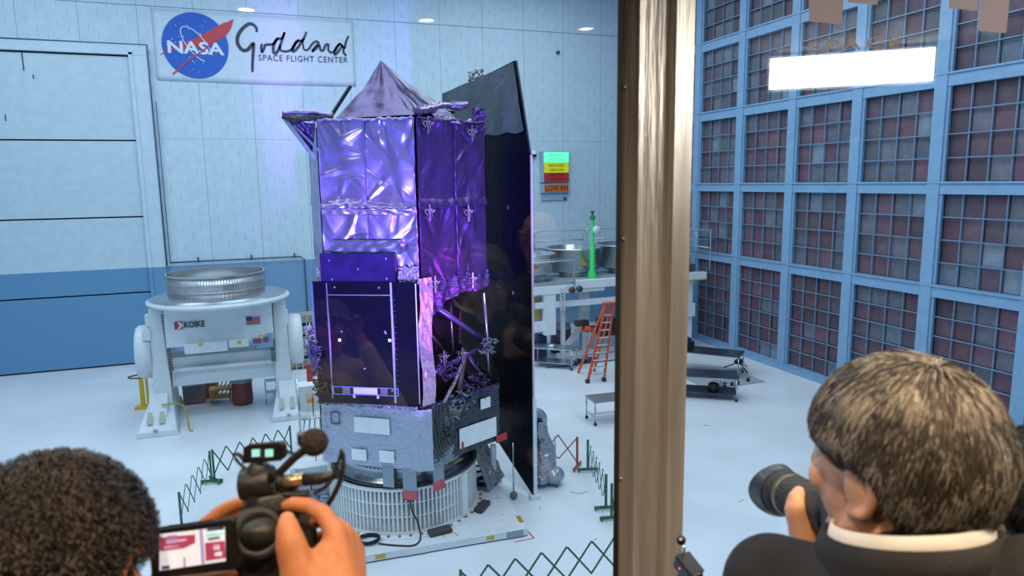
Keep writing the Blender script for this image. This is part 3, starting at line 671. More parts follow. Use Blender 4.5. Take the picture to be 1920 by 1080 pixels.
barrier('scissor_barrier', (-1.86, 22.0, 0), (.46, 23.3, 0), 1.05, 6, 'green folding scissor barrier stretched behind the camera monitor, back left of spacecraft', M_gr)
barrier('scissor_barrier', (-2.5, 19.1, 0), (-1.93, 21.9, 0), 1.05, 5, 'green folding scissor barrier running towards the viewer on the left', M_gr)
barrier('scissor_barrier', (9.1, 18.4, 0), (8.43, 15.92, 0), 1.05, 6, 'green folding scissor barrier running towards the viewer beside the window post', M_gr)
barrier('scissor_barrier', (3.43, 12.87, 0), (8.36, 13.0, 0), 1.03, 8, 'green folding scissor barrier nearest the viewer, in front of the white plate', M_gr, w_=.045)
barrier('scissor_barrier', (8.9, 18.75, 0), (7.55, 20.1, 0), 1.05, 3, 'orange folding scissor barrier right of the dark panel', M_bo)
barrier('scissor_barrier', (8.3, 15.35, 0), (7.9, 13.4, 0), 1.05, 5, 'green folding scissor barrier mostly hidden behind the window post, only its foot showing', M_gr)
# ------------------------------------------------------------------ spacecraft on its stand
def hexv(cx, cy, R_, rot): return [V3((cx+R_*math.cos(math.radians(a+rot)), cy+R_*math.sin(math.radians(a+rot)), 0)) for a in (150, 210, 270, 330, 30, 90)]
HB = hexv(3.4, 18.2, 2.35, 1)      # barrel: 0 back left, 1 left, 2 front, 3 right, 4 back right, 5 back
HU = hexv(3.5, 18.4, 2.62, -5)     # bus
def face(h, i):
    a, b_ = h[i], h[(i+1) % 6]; d = (b_-a).normalized(); n = V3((d.y, -d.x, 0))
    return a, d, n, (b_-a).length
def fp(F, s, z, off=0): a, d, n, L_ = F; return a+d*s+n*off+V3((0,0,z))
FL, FR, FW = face(HB, 1), face(HB, 2), face(HB, 0)
UL, UR, UW = face(HU, 1), face(HU, 2), face(HU, 0)
sc = thing('spacecraft', (3.4, 18.2, 1.45), 'tall hexagonal space telescope wrapped in crinkled silver foil under violet light, at the centre', 'spacecraft')
F_silver_lit = foil_mat('silver_foil_lit_violet', (.27, .22, .38), .33, .9, 2.4, .04)  # violet stage light is also tinted into the silver base colour
F_foil_shaded = foil_mat('foil_shaded_purple', (.10, .065, .19), .36, .8, 2.0, .05)  # darker foil copy, with the right side's shade and purple light in its colour
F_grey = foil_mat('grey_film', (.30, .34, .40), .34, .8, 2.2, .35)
F_clear = foil_mat('crumpled_clear_film', (.36, .38, .42), .22, .6, 7, .9)
M_solar = mat('solar_cell_glass', (.003, .0016, .010), .08, spec=.3, coat=.0, var=.2)
M_solar2 = mat('solar_cell_glass_upper', (.016, .009, .055), .12, spec=.3, coat=.0, var=.2)
M_frame_lit = mat('panel_edge_metal', (.5, .5, .62), .25, metal=.9)
M_hardware = mat('bracket_metal', (.26, .24, .28), .32, metal=.9)
M_core = mat('inner_black', (.007, .005, .008), .7, spec=.15)
M_card = mat('white_card', srgb(232, 238, 242), .6)

def drape(F, s0, s1, z0, z1, seed, amp=.06, off=.04, nx=40, nz=64, bottom=0.0, edge=.5, pleat=1.9):
    "a pinned film panel: pleats hanging from the top, diagonal pulls, crinkled hems"
    rng = random.Random(seed); folds = []
    for k in range(13):
        # wedge folds: narrow at the pinned end, opening out and dying away
        px, pz = (rng.choice((s0, s1)), z0+(z1-z0)*rng.random()) if k % 3 else (s0+(s1-s0)*rng.random(), rng.choice((z0, z1)))
        tx, tz = s0+(s1-s0)*rng.uniform(.25, .75)-px, z0+(z1-z0)*rng.uniform(.2, .8)-pz
        l_ = math.hypot(tx, tz)+1e-6; folds.append((px, pz, tx/l_, tz/l_, rng.uniform(.35, 1.1), rng.uniform(.35, 1.0)*rng.choice((-1, 1))))
    def wedge(s, z):
        o = 0
        for (px, pz, tx, tz, ln, am) in folds:
            a_ = (s-px)*tx+(z-pz)*tz
            if a_ <= 0 or a_ > ln: continue
            b__ = abs(-(s-px)*tz+(z-pz)*tx); w_ = .02+.17*a_
            if b__ < w_: o += am*(1-b__/w_)*min(1, a_/.12)*(1-a_/ln)**.7
        return o
    def f(u, v):
        s = s0+(s1-s0)*u; z = z0+(z1-z0)*v
        q = V3((s*.9+seed*7.3, z*.35, seed))
        pl = noise.noise(V3((s*pleat+seed*3+z*.4*noise.noise(V3((seed, z*.5, 0))), z*.22, seed*1.7)))
        dg = abs(noise.noise(V3((s*1.6-z*1.3+seed, z*.9+s*.5, seed*2.1))))-.25
        dg2 = abs(noise.noise(V3((s*1.7+z*1.9, z*1.1-s*.9, seed*4.1))))-.25
        hem = (max(0, 1-v*7)+max(0, (v-.93)*12)*.6)
        cr = noise.noise(V3((s*5, z*5, seed)))*(.06+1.1*hem)
        side = math.sin(PI*min(1, max(0, u)))**.4
        d = amp*(pl*.9+dg*.25+dg2*.2+.8*wedge(s, z))*side+amp*.35*cr+.05*hem*side*(1-v)
        zz = z-bottom*(1-v)*math.sin(PI*u)
        return fp(F, s, zz, off+d)
    return MB().grid(f, nx, nz)
# structural core inside (keeps the film from being see-through)
cb_ = MB(); inner = hexv(3.4, 18.2, 2.2, 1)
cb_.prism([(p.x, p.y) for p in inner], (0,0,6.2), (1,0,0), (0,1,0), (0,0,4.25)); cb_.build('barrel_core', M_core, sc)
zt, zm, zb = 10.5, 8.45, 6.65
for (F, L0, tag_, mm) in ((FL, 2.33, 'l', F_silver_lit), (FR, 2.35, 'r', F_foil_shaded)):
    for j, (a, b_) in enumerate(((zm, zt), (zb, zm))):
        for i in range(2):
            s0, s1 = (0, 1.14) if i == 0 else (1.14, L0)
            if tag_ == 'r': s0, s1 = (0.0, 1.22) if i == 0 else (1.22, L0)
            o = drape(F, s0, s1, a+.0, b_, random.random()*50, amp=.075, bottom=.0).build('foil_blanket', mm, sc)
            lab(o, ('violet-lit silver ' if tag_ == 'l' else 'purple-lit shaded ')+'foil blanket panel')
for j, (a, b_) in enumerate(((zm, zt), (zb-.3, zm))):
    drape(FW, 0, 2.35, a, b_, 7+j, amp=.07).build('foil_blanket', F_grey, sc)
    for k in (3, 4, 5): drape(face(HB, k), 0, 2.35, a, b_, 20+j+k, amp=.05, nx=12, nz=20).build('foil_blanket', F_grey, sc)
# seam tapes and gathered hems
def seam(pts, r, m_, name='seam_tape'):
    mb = MB(); P = smooth_path(pts, 8); rs = []
    Q = []
    for i, p in enumerate(P):
        p = V3(p); k = noise.noise(p*6); Q.append(p+V3((.02*k, .02*k, .035*noise.noise(p*9+V3((5,1,2))))))
        rs.append(r*(1+.5*noise.noise(p*7)))
    return mb.tube(Q, rs, 7).build(name, m_, sc)
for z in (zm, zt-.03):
    seam([fp(FL, .03+2.3*k/9, z+.015*math.sin(k*2.2), .07) for k in range(10)], .035, F_silver_lit)
    seam([fp(FR, .03+2.3*k/9, z+.02*math.sin(k*1.7), .07) for k in range(10)], .035, F_foil_shaded)
# gathered folds flaring above the middle hem
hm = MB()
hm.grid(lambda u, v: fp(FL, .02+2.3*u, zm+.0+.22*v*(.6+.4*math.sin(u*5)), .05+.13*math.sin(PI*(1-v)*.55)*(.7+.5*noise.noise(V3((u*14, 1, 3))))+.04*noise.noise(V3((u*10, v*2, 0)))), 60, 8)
hm.grid(lambda u, v: fp(FL, .02+2.3*u, zm-.02-.16*v, .11-.07*v+.05*noise.noise(V3((u*11, v*2, 8)))), 60, 6).build('gathered_hem', F_silver_lit, sc)
MB().grid(lambda u, v: fp(FR, .02+2.3*u, zm+.0+.2*v, .05+.11*math.sin(PI*(1-v)*.55)*(.7+.5*noise.noise(V3((u*12, 4, 3))))), 50, 6).build('gathered_hem', F_foil_shaded, sc)
for F, s, m_ in ((FL, 1.14, mat('seam_dark', (.12, .13, .2), .4, metal=.5)), (FR, 1.22, F_foil_shaded), (FL, 2.33, F_silver_lit)):
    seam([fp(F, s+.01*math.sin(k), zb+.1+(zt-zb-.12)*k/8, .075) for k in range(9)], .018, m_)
# crumpled skirt under the right side
def skirt(u, v):
    s = 2.35*u; zl = 6.02+.35*u-.25*math.sin(u*9)*.3-.2*(u < .3)*(1-u/.3)
    z = zl+(6.75-zl)*v
    return fp(FR, s, z, .05+.12*noise.noise(V3((s*4, z*3, 9)))+.07*noise.noise(V3((s*11, z*9, 2)))+.05*(1-v))
MB().grid(skirt, 50, 18).build('gathered_skirt', F_foil_shaded, sc)
lab(MB().grid(lambda u, v: fp(FL, 1.86+.5*u, 6.72+.36*v+.05*noise.noise(V3((u*5, v*4, 1))), .1+.16*noise.noise(V3((u*6, v*6, 5)))), 16, 14).build('film_bundle', F_clear, sc), 'crumpled film bundle beside the small panel')
lab(MB().grid(lambda u, v: fp(FL, .25+1.7*u, 7.36+.34*v, .13+.05*noise.noise(V3((u*8, v*3, 4)))), 24, 8).build('dark_cover_strip', mat('grey_green_cover', (.07, .09, .10), .4, metal=.4), sc), 'dull grey-green strip above the small panel')
# brackets: little open loops of metal on the right-hand face
def bracket(F, s, z, off=.12):
    mb = MB()
    for k in range(3):
        c = fp(F, s+.09*(k-1), z+.05*math.sin(k*3), off+.06)
        a, d, n, L_ = F
        mb.tube([c+d*.045*math.cos(t_)+V3((0,0,.075*math.sin(t_+k)))+n*.04*math.sin(2*t_+k) for t_ in [2*PI*i/12 for i in range(12)]], .014, 5, closed=True)
    mb.bar(fp(F, s-.16, z+.1, off), fp(F, s+.16, z+.1, off), .03).bar(fp(F, s-.12, z-.1, off), fp(F, s+.14, z-.12, off), .03)
    mb.bar(fp(F, s, z-.2, off+.05), fp(F, s, z+.2, off+.05), .035)
    return mb.build('bracket', M_hardware, sc)
for (s, z) in ((.22, 8.32), (1.55, 8.25), (.32, 6.62), (1.65, 6.55), (.25, 10.32), (1.75, 10.2), (.55, 4.75), (1.2, 4.7)): bracket(FR, s, z)
def frills(F, s, z, n, r_, name, m_, off=.12, sp=.25):
    mb = MB()
    for k in range(n):
        c = fp(F, s+random.uniform(-sp, sp), z+random.uniform(-sp, sp)*.7, off+random.uniform(0, .1)); q = [c+V3((random.uniform(-1,1), random.uniform(-1,1), random.uniform(-1,1)))*r_*1.7 for _ in range(4)]; mb.tube(smooth_path([tuple(p) for p in q], 3), [r_*random.uniform(.12, .34)]*10, 6)
    return mb.build(name, m_, sc)

# tent over the aperture
apex = V3((3.05, 17.75, 12.03))
ring_ = []
corners = [fp(FL, .42, zt, -.02), fp(FL, 1.3, zt+.03, .03), fp(FL, 2.28, zt+.04, .04), fp(FR, .35, zt+.08, .02), fp(FR, 1.0, zt+.25, -.1), HB[3]+V3((-.55, .5, zt+.3)), HB[4]+V3((-.9, -.4, zt+.1)), HB[5]+V3((0, -.6, zt)), HB[0]+V3((.6, -.3, zt))]
NB = len(corners)
def tent(u, v):
    k = u*NB; i = int(k) % NB; t_ = k-int(k); b_ = corners[i].lerp(corners[(i+1) % NB], t_)
    p = b_.lerp(apex, v)
    ang = u*2*PI; rad = V3((math.cos(ang), math.sin(ang), 0))
    sag = -.2*math.sin(PI*v)*(.8+.2*math.cos(2*PI*t_))
    c = V3((3.3, 18.0, 0)); o = (V3((p.x, p.y, 0))-c)
    if o.length > 1e-3: o.normalize()
    wr = .17*noise.noise(V3((u*13, v*1.6, 3)))*math.sin(PI*min(1, v*1.3))*(1-v)+.08*noise.noise(V3((u*22, v*6, 1)))*(1-v)**2
    return p+o*(sag*.55+wr)+V3((0, 0, sag*.2))
lab(MB().grid(tent, 144, 30).build('aperture_tent', foil_mat('tent_film', (.065, .052, .13), .34, .8, 2.2, .12), sc), 'peaked foil tent over the top')
# loose rolls of film round the rim
def roll(pts, r, m_, name='rolled_film'): return seam(pts, r, m_, name)
roll([fp(FR, .1, 10.62, .02), fp(FR, .7, 10.75, -.1), fp(FR, 1.3, 10.85, -.25), fp(FR, 1.9, 10.9, -.1)], .1, F_silver_lit)
MB().grid(lambda u, v: fp(FR, .6+1.5*u, 10.46+.5*v*(.6+.4*math.sin(u*6))-.1*u, .08-.3*v+.1*noise.noise(V3((u*5, v*4, 6)))), 30, 12).build('rolled_film', F_clear, sc)
MB().grid(lambda u, v: fp(FR, 1.95+.45*u, 10.3+.55*v, .02+.12*noise.noise(V3((u*5, v*6, 2)))), 14, 12).build('rolled_film', F_foil_shaded, sc)
# flap held out to the left by a strut
W0, W1 = V3((.62, 17.1, 10.62)), V3((1.75, 16.95, 10.6))
fl = MB()
fl.grid(lambda u, v: W0.lerp(W1, u)+V3((.25*v*(1-u), 1.5*v, .04*noise.noise(V3((u*7, v*5, 4)))+.03)), 24, 16)
fl.build('side_flap', F_silver_lit, sc, solid=.02)
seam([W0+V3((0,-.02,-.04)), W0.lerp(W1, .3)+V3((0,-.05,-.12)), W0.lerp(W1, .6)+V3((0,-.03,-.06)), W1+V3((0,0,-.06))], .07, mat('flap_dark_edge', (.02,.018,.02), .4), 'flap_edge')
seam([W0+V3((0,-.02,.03)), W0.lerp(W1, .5)+V3((0,-.04,.06)), W1+V3((0,0,.02))], .045, F_silver_lit, 'flap_edge')
MB().grid(lambda u, v: (W0+V3((.05,0,-.1))).lerp(V3((1.34, 17.0, 10.4)), u).lerp(V3((1.25, 17.3, 9.65)), v)+V3((0, .12*noise.noise(V3((u*5, v*5, 3))), 0)), 18, 18).build('flap_gusset', F_foil_shaded, sc)
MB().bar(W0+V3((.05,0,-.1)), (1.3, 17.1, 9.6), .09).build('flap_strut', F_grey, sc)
MB().bar(W0+V3((.25,.0,-.25)), (1.42, 16.95, 9.75), .05).build('flap_strut', M_hardware, sc)
MB().bar((1.72, 17.2, 10.6), (2.25, 17.5, 11.35), .07).build('tent_pole', M_black, sc)

# flat black panels in front of the left face
def fpanel(F, s0, s1, z0, z1, off, th, name, m_, **k):
    a, d, n, L_ = F
    return MB().prism([(s0, z0), (s1, z0), (s1, z1), (s0, z1)], a+n*off, d, (0,0,1), n*th).build(name, m_, sc, **k)
UL2 = (UL[0], UL[1], UL[2], UL[3])
p_ = fpanel(FL, -.02, 1.82, 6.6, 7.4, .19, .05, 'upper_panel', M_solar2); lab(p_, 'small glossy blue-violet panel')
for (s, z) in ((.2, 7.2), (1.6, 7.25), (.9, 7.0), (.25, 6.75), (1.6, 6.78)): MB().prism([(s,z),(s+.03,z),(s+.03,z+.05),(s,z+.05)], FL[0]+FL[2]*.245, FL[1], (0,0,1), FL[2]*.004).build('fitting', M_frame_lit, p_)
OFF = .22
p_ = fpanel(FL, -.24, 2.34, 3.74, 6.73, OFF, .05, 'front_panel', M_solar); lab(p_, 'large glossy black solar panel')
def strip(s0, z0, s1, z1, w_, m_, nm='panel_edge'):
    a, d, n, L_ = FL; P0 = fp(FL, s0, z0, OFF+.062); P1 = fp(FL, s1, z1, OFF+.062)
    MB().bar(P0, P1, w_, .02, up=n).build(nm, m_, p_)
strip(.13, 6.7, .13, 3.86, .022, M_frame_lit); strip(1.72, 6.72, 1.72, 3.8, .05, M_frame_lit); strip(.13, 6.41, 1.72, 6.42, .018, M_frame_lit)
strip(2.32, 6.7, 2.32, 3.8, .03, M_frame_lit); strip(-.23, 6.7, -.23, 3.8, .02, mat('dim_edge', (.1,.1,.2), .4))
for (s, z) in ((.35, 5.28), (1.6, 5.3)): MB().prism([(s,z),(s+.07,z),(s+.07,z+.07),(s,z+.07)], FL[0]+FL[2]*(OFF+.055), FL[1], (0,0,1), FL[2]*.01).build('glowing_target', mat('glowing_target', (.8, .85, 1), .5, emit=(.6,.7,1), estr=.5), p_)  # white squares given a glow of their own; they are no lamps
for (s, z) in ((.42, 5.5), (1.5, 5.52), (1.52, 5.48), (.95, 4.6), (.5, 4.02), (1.62, 4.08), (.3, 6.57), (1.4, 6.57)):
    MB().prism([(s,z),(s+.05,z+.01),(s+.045,z+.05),(s+.01,z+.04)], FL[0]+FL[2]*(OFF+.055), FL[1], (0,0,1), FL[2]*.006).build('fitting', M_frame_lit, p_)
rv = MB()
for k in range(18): 
    c = fp(FL, 1.79, 6.3-.13*k, OFF+.055); rv.ball(c, .01, 6, 4)
rv.build('rivet_row', M_frame_lit, p_)
# light bar along the foot of the panel
a, d, n, L_ = FL
lb = MB()
for z in (3.985, 4.17): lb.bar(fp(FL, .17, z, OFF+.09), fp(FL, 1.8, z, OFF+.09), .02, .02)
for s in (.17, 1.8): lb.bar(fp(FL, s, 3.98, OFF+.09), fp(FL, s, 4.18, OFF+.09), .02, .02)
lb.build('bar_frame', mat('bar_frame_metal', srgb(110, 150, 230), .3, metal=.5), sc)
for (s0, s1, mm) in ((.4, .6, F_silver_lit), (.68, 1.28, mat('blue_white_bar', srgb(190, 214, 246), .4)), (1.36, 1.54, F_silver_lit)):
    MB().prism([(s0, 4.0), (s1, 4.0), (s1, 4.16), (s0, 4.16)], a+n*(OFF+.06), d, (0,0,1), n*.03).build('bar_block', mm, sc)
MB().prism([(.66, 3.9), (.72, 3.9), (.72, 4.0), (.66, 4.0)], a+n*(OFF+.06), d, (0,0,1), n*.03).prism([(1.26, 3.9), (1.32, 3.9), (1.32, 4.0), (1.26, 4.0)], a+n*(OFF+.06), d, (0,0,1), n*.03).build('bar_foot', MATS['blue_white_bar'], sc)
# mid-section: dark interior and struts on the open side
MB().lathe((3.45, 18.3, 3.5), [(1.75, 0), (1.55, 1.2), (1.6, 2.0), (1.85, 3.2)], 18).build('inner_structure', M_core, sc)
MB().prism([(p.x, p.y) for p in hexv(3.45, 18.3, 2.1, 0)], (0,0,3.55), (1,0,0), (0,1,0), (0,0,.12)).build('deck_plate', M_core, sc)
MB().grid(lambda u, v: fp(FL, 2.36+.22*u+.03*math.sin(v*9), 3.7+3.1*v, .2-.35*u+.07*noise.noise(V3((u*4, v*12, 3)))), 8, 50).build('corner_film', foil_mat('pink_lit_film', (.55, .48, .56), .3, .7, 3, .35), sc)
MB().grid(lambda u, v: fp(FW, 2.0+.36*u, 3.6+3.4*v, .16+.08*noise.noise(V3((u*4, v*12, 6)))), 8, 40).build('corner_film', F_clear, sc)
tb = lambda P, r, nm, m_=F_foil_shaded: MB().tube(P, r, 12).build(nm, m_, sc)
tb([fp(FR, .55, 5.98, .02), fp(FR, 1.4, 5.4, .08), fp(FR, 2.2, 4.85, .05)], .075, 'strut')
tb([fp(FR, 2.22, 6.15, .02), fp(FR, 2.28, 5.2, .05), fp(FR, 2.3, 4.0, .05)], .045, 'strut', M_frame_lit)
tb([fp(FR, 2.2, 4.8, .05), fp(FR, 1.5, 4.65, .1), fp(FR, .3, 4.45, .06)], .06, 'strut')
tb([fp(FR, 1.35, 4.6, .08), fp(FR, .9, 4.05, .15), fp(FR, .45, 3.65, .2)], .05, 'strut', F_clear)
tb([fp(FR, 1.5, 4.6, .08), fp(FR, 1.8, 4.2, .1), fp(FR, 2.15, 3.75, .15)], .06, 'strut')
tb([fp(FR, 1.35, 4.65, .1), fp(FR, 1.2, 4.2, .12), fp(FR, 1.05, 3.75, .12)], .07, 'strut', mat('brown_film', (.12, .09, .08), .35, metal=.5))
tb([fp(FR, 1.25, 6.0, -.25), fp(FR, 1.3, 4.7, -.25)], .03, 'strut', M_hardware)
tb([fp(FR, .3, 5.6, -.3), fp(FR, 1.1, 4.7, -.3)], .025, 'strut', M_hardware)
lab(MB().box(3.7, 4.9, 17.6, 17.7, 4.7, 5.7).build('dark_red_cover', mat('maroon_film', (.06, .012, .018), .4), sc), 'dark maroon cover inside the open side')
frills(FR, 2.2, 4.75, 26, .06, 'harness_bundle', F_grey); frills(FR, .6, 4.4, 26, .06, 'harness_bundle', F_foil_shaded, sp=.35)
frills(FR, 1.6, 3.75, 40, .08, 'harness_bundle', F_foil_shaded, sp=.5); frills(FR, 1.1, 3.55, 30, .07, 'harness_bundle', F_grey, sp=.4)
frills(FW, 2.2, 4.9, 30, .09, 'harness_bundle', mat('dark_blue_bundle', (.03,.05,.09), .4), off=.3, sp=.4)
frills(FW, 2.1, 5.3, 22, .09, 'harness_bundle', F_clear, off=.35, sp=.35); frills(FW, 2.2, 4.1, 40, .08, 'harness_bundle', M_black, off=.2, sp=.45)

# bus: lower box with cards
F_bus = foil_mat('bus_film', (.42, .48, .60), .32, .5, 6, .35)
F_busd = foil_mat('bus_dark_film', (.05, .06, .08), .3, .5, 4, .4)
MB().prism([(p.x, p.y) for p in hexv(3.5, 18.4, 2.5, -5)], (0,0,2.05), (1,0,0), (0,1,0), (0,0,1.6)).build('bus_core', M_core, sc)
def busfilm(F, s0, s1, z0, z1, seed, amp=.02, off=.04):
    return MB().grid(lambda u, v: fp(F, s0+(s1-s0)*u, z0+(z1-z0)*v, off+amp*noise.noise(V3((u*6+seed, v*5, 2)))+amp*.7*noise.noise(V3((u*17+seed, v*15, 5)))), 30, 24)
lab(busfilm(UL, 0, 2.66, 2.06, 3.62, 3).build('bus_cover', F_bus, sc), 'pale blue-silver wrapped front cover')
lab(busfilm(UR, 0, 1.05, 2.02, 3.64, 5, .06).build('bus_cover', F_clear, sc), 'clear crinkled film over dark cabling')
lab(busfilm(UR, 1.0, 2.66, 2.1, 3.7, 8, .02).build('bus_cover', F_busd, sc), 'near-black side cover')
busfilm(UW, 0, 2.62, 2.06, 3.6, 11).build('bus_cover', F_clear, sc)
for k in (3, 4, 5): busfilm(face(HU, k), 0, 2.62, 2.06, 3.6, 12+k).build('bus_cover', F_busd, sc)
lab(MB().grid(lambda u, v: fp(UL, 2.45+.5*u, 2.06+1.56*v, .09-.22*max(0, u-.4)+.05*noise.noise(V3((u*5, v*6, 7)))), 12, 24).build('corner_film', F_bus, sc), 'film wrapped round the front corner')
def card(F, s0, s1, z0, z1): fpanel(F, s0, s1, z0, z1, .075, .012, 'white_card', M_card)
card(UL, .93, 1.88, 2.93, 3.33); card(UL, .82, 1.22, 2.2, 2.49); card(UL, 1.57, 1.97, 2.21, 2.51)
card(UR, 1.2, 2.5, 2.27, 2.8); card(UR, 1.95, 2.3, 3.13, 3.41)
sq = MB()
for (s0, z0, s1, z1) in ((.3, 3.1, .52, 3.1), (.3, 3.4, .52, 3.4), (.3, 3.1, .3, 3.4), (.52, 3.1, .52, 3.4)): sq.bar(fp(UL, s0, z0, .08), fp(UL, s1, z1, .08), .02)
sq.build('square_port', mat('port_dark', (.04,.04,.08), .5), sc)
rg = MB()
for (s, z) in ((.12, 3.35), (.13, 3.0), (.15, 2.6), (.16, 2.3)): rg.tube([fp(UL, s+.04*math.cos(t_), z+.04*math.sin(t_), .08) for t_ in [2*PI*i/12 for i in range(12)]], .01, 5, closed=True)
rg.build('tie_rings', M_frame_lit, sc)
tl = MB(); tl.grid(lambda u, v: fp(UL, 2.66*u, 3.6+.1*v, .1+.06*noise.noise(V3((u*20, v*4, 3)))), 50, 4); tl.build('top_hem', foil_mat('blue_silver_film', (.35, .42, .62), .25, .8, 8, .8), sc)
tl = MB(); tl.grid(lambda u, v: fp(UR, 2.66*u, 3.55+.14*v, .06+.1*noise.noise(V3((u*16, v*4, 9)))), 50, 4); tl.build('top_hem', F_foil_shaded, sc)
cab = MB()
for k in range(7): cab.tube(smooth_path([fp(UR, .15+.11*k, 3.55, .1), fp(UR, .1+.13*k+.1*math.sin(k), 3.1, .16), fp(UR, .3+.1*k, 2.6, .14), fp(UR, .5+.08*k, 2.2+.05*k, .12)], 4), .03, 6)
cab.build('cable_bundle', mat('cable_dark', (.05, .06, .07), .45), sc)
frills(UR, .75, 2.85, 22, .06, 'connector_cluster', MATS['cable_dark'], sp=.18); frills(UR, .9, 3.35, 8, .07, 'connector_cluster', F_clear, sp=.12)
# hanging tabs with red ends
for (F, s, w_, z0, z1, zr) in ((UL, 1.62, .3, 1.55, 2.1, None), (UL, 2.16, .36, 1.5, 2.1, 1.34), (UR, .35, .34, 1.62, 2.12, 1.44)):
    a_, d_, n_, L__ = F
    tb_ = MB().prism([(s, z0), (s+w_, z0), (s+w_, z1), (s, z1)], a_+n_*.03, d_, (0,0,1), n_*.02).build('hanging_tab', mat('tab_grey', srgb(140, 156, 170), .5), sc)
    if zr: MB().prism([(s-.01, zr-.05), (s+w_+.01, zr-.05), (s+w_+.01, z0+.02), (s-.01, z0+.02)], a_+n_*.035, d_, (0,0,1), n_*.02).build('red_end', mat('red_tag_cloth', srgb(196, 90, 96), .6, var=.15), tb_)
for (F, s, z, w_, h_, c) in ((UW, 2.3, 3.25, .35, .5, None), (UW, 2.2, 4.5, .18, .4, None), (UR, 2.5, 2.05, .4, .2, None), (UW, 2.35, 2.1, .35, .2, 1)):
    a_, d_, n_, L__ = F
    fo = .2 if F is not UR else .05
    MB().prism([(s, z), (s+w_, z), (s+w_, z+h_), (s, z+h_)], a_+n_*fo, d_, (0,0,1), n_*.02).build('red_tag', M_red if not c else mat('orange_tag', srgb(196, 104, 80), .6), sc)
MB().box(4.45, 4.5, 16.2, 16.22, 2.25, 2.45).build('red_tag', M_red, sc)
# lower skirt and adapter ring
sk_ = MB(); H2 = hexv(3.45, 18.35, 2.5, -5)
def lowskirt(u, v):
    k = u*6; i = int(k) % 6; t_ = k-int(k); p = H2[i].lerp(H2[(i+1) % 6], t_); c = V3((3.4, 18.25, 0)); q = (p-c)
    rr_ = q.length*v+(1.95)*(1-v); q.normalize()
    return c+q*rr_+V3((0, 0, 1.93+.16*v+.03*noise.noise(V3((u*30, v*3, 0)))))
sk_.grid(lowskirt, 120, 4).build('lower_skirt', F_bus, sc)
MB().lathe((3.35, 18.22, 1.45), [(1.85, 0), (1.85, .06), (1.72, .07), (1.72, .55), (1.8, .6), (1.8, .62), (.1, .62)], 96).build('adapter_ring', mat('ring_steel', (.42, .44, .45), .25, metal=.9), sc)
hl_ = MB()
for k in range(96):
    for j in range(2):
        th = 2*PI*(k+.5*j)/96; c_, s_ = math.cos(th), math.sin(th)
        hl_.obox((3.35+1.722*c_, 18.22+1.722*s_, 1.84+.075*j), V3((c_, s_, 0))*.006, V3((-s_, c_, 0))*.028, V3((0, 0, .018)))
hl_.build('ring_holes', M_dark, sc)
MB().lathe((3.35, 18.22, 1.46), [(1.96, 0), (2.0, .03), (1.96, .06), (1.9, .06)], 96).build('ring_gasket', mat('gasket', (.06,.06,.065), .5), sc)
text_mesh('AIR FLOW', (4.42, 16.79, 1.66), (.84, .54, 0), (0,0,1), .01, 'label_strip', M_yellow, sc) if False else MB().obox((4.5, 16.78, 1.72), (.15, .11, 0), (.003, -.004, 0), (0,0,.02)).build('yellow_strip', M_yellow, sc)
MB().box(2.95, 3.15, 16.15, 16.25, 1.28, 1.52).box(2.88, 3.22, 16.1, 16.22, 1.2, 1.3).build('latch_fitting', mat('fitting_dark', (.12, .12, .13), .4, metal=.5), sc)

# tall dark side panel that stands out on the right
PA = V3((6.85, 17.3, 0)); dd = V3((math.cos(math.radians(105)), math.sin(math.radians(105)), 0)); pn = V3((-dd.y, dd.x, 0))
sp_ = thing('sunshade_panel', (6.5, 18.6, 0), 'tall dark flat panel with angled ends standing along the right side of the spacecraft', 'panel')
OUT = [(0, .14), (0, 9.71), (.61, 12.2), (2.3, 11.98), (4.56, 11.74), (4.56, 1.7), (1.65, 1.14)]
F_panel = foil_mat('black_panel_film', (.003, .003, .010), .3, .0, 2.2, .1)
F_panel.node_tree.nodes['Principled BSDF'].inputs['Specular IOR Level'].default_value = .12
F_panel2 = foil_mat('grey_panel_top', (.09, .11, .13), .35, .4, 2, .25)
MB().prism(OUT, PA, dd, (0,0,1), pn*.06).build('panel_sheet', F_panel, sp_)
MB().grid(lambda u, v: PA+dd*((lambda zz, k: k+(4.5-k)*u)(0, .61*min(1, ((10.35+v*1.8-.3*u*v)-9.71)/2.49)+.02))+V3((0,0,10.35+v*(1.8-.38*u)+.25*noise.noise(V3((u*5, 0, 1)))*(1-v)))+pn*(.09+.05*noise.noise(V3((u*7, v*1.5, 3)))), 50, 14).build('top_blanket', F_panel2, sp_)
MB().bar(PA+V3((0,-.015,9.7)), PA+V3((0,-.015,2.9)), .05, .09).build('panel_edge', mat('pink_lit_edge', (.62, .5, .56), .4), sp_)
MB().bar(PA+V3((.02,-.03,3.0)), PA+V3((.02,-.03,.1)), .10, .10).build('panel_post', M_white, sp_)
MB().box(6.72, 7.0, 17.18, 17.42, 0, .14).build('panel_foot', M_white, sp_, bevel=.01)
MB().bar(PA+dd*.02+V3((0,0,9.7)), PA+dd*.62+V3((0,0,12.2)), .04, .08).build('panel_edge', mat('dim_panel_edge', (.06,.06,.09), .4), sp_)
for (s, z) in ((2.5, 9.6), (2.6, 7.6), (1.0, 8.3), (.8, 5.9)): MB().obox(PA+dd*s+V3((0,0,z))+pn*.07, dd*.03, pn*.01, V3((0,0,.05))).build('fitting', M_frame_lit, sp_)
MB().obox(PA+dd*3.0+V3((0,0,7.55))+pn*.1, dd*.06, pn*.02, V3((0,0,.2))).build('blue_tag', mat('blue_tag', srgb(40, 70, 200), .5), sp_)
fb = MB()
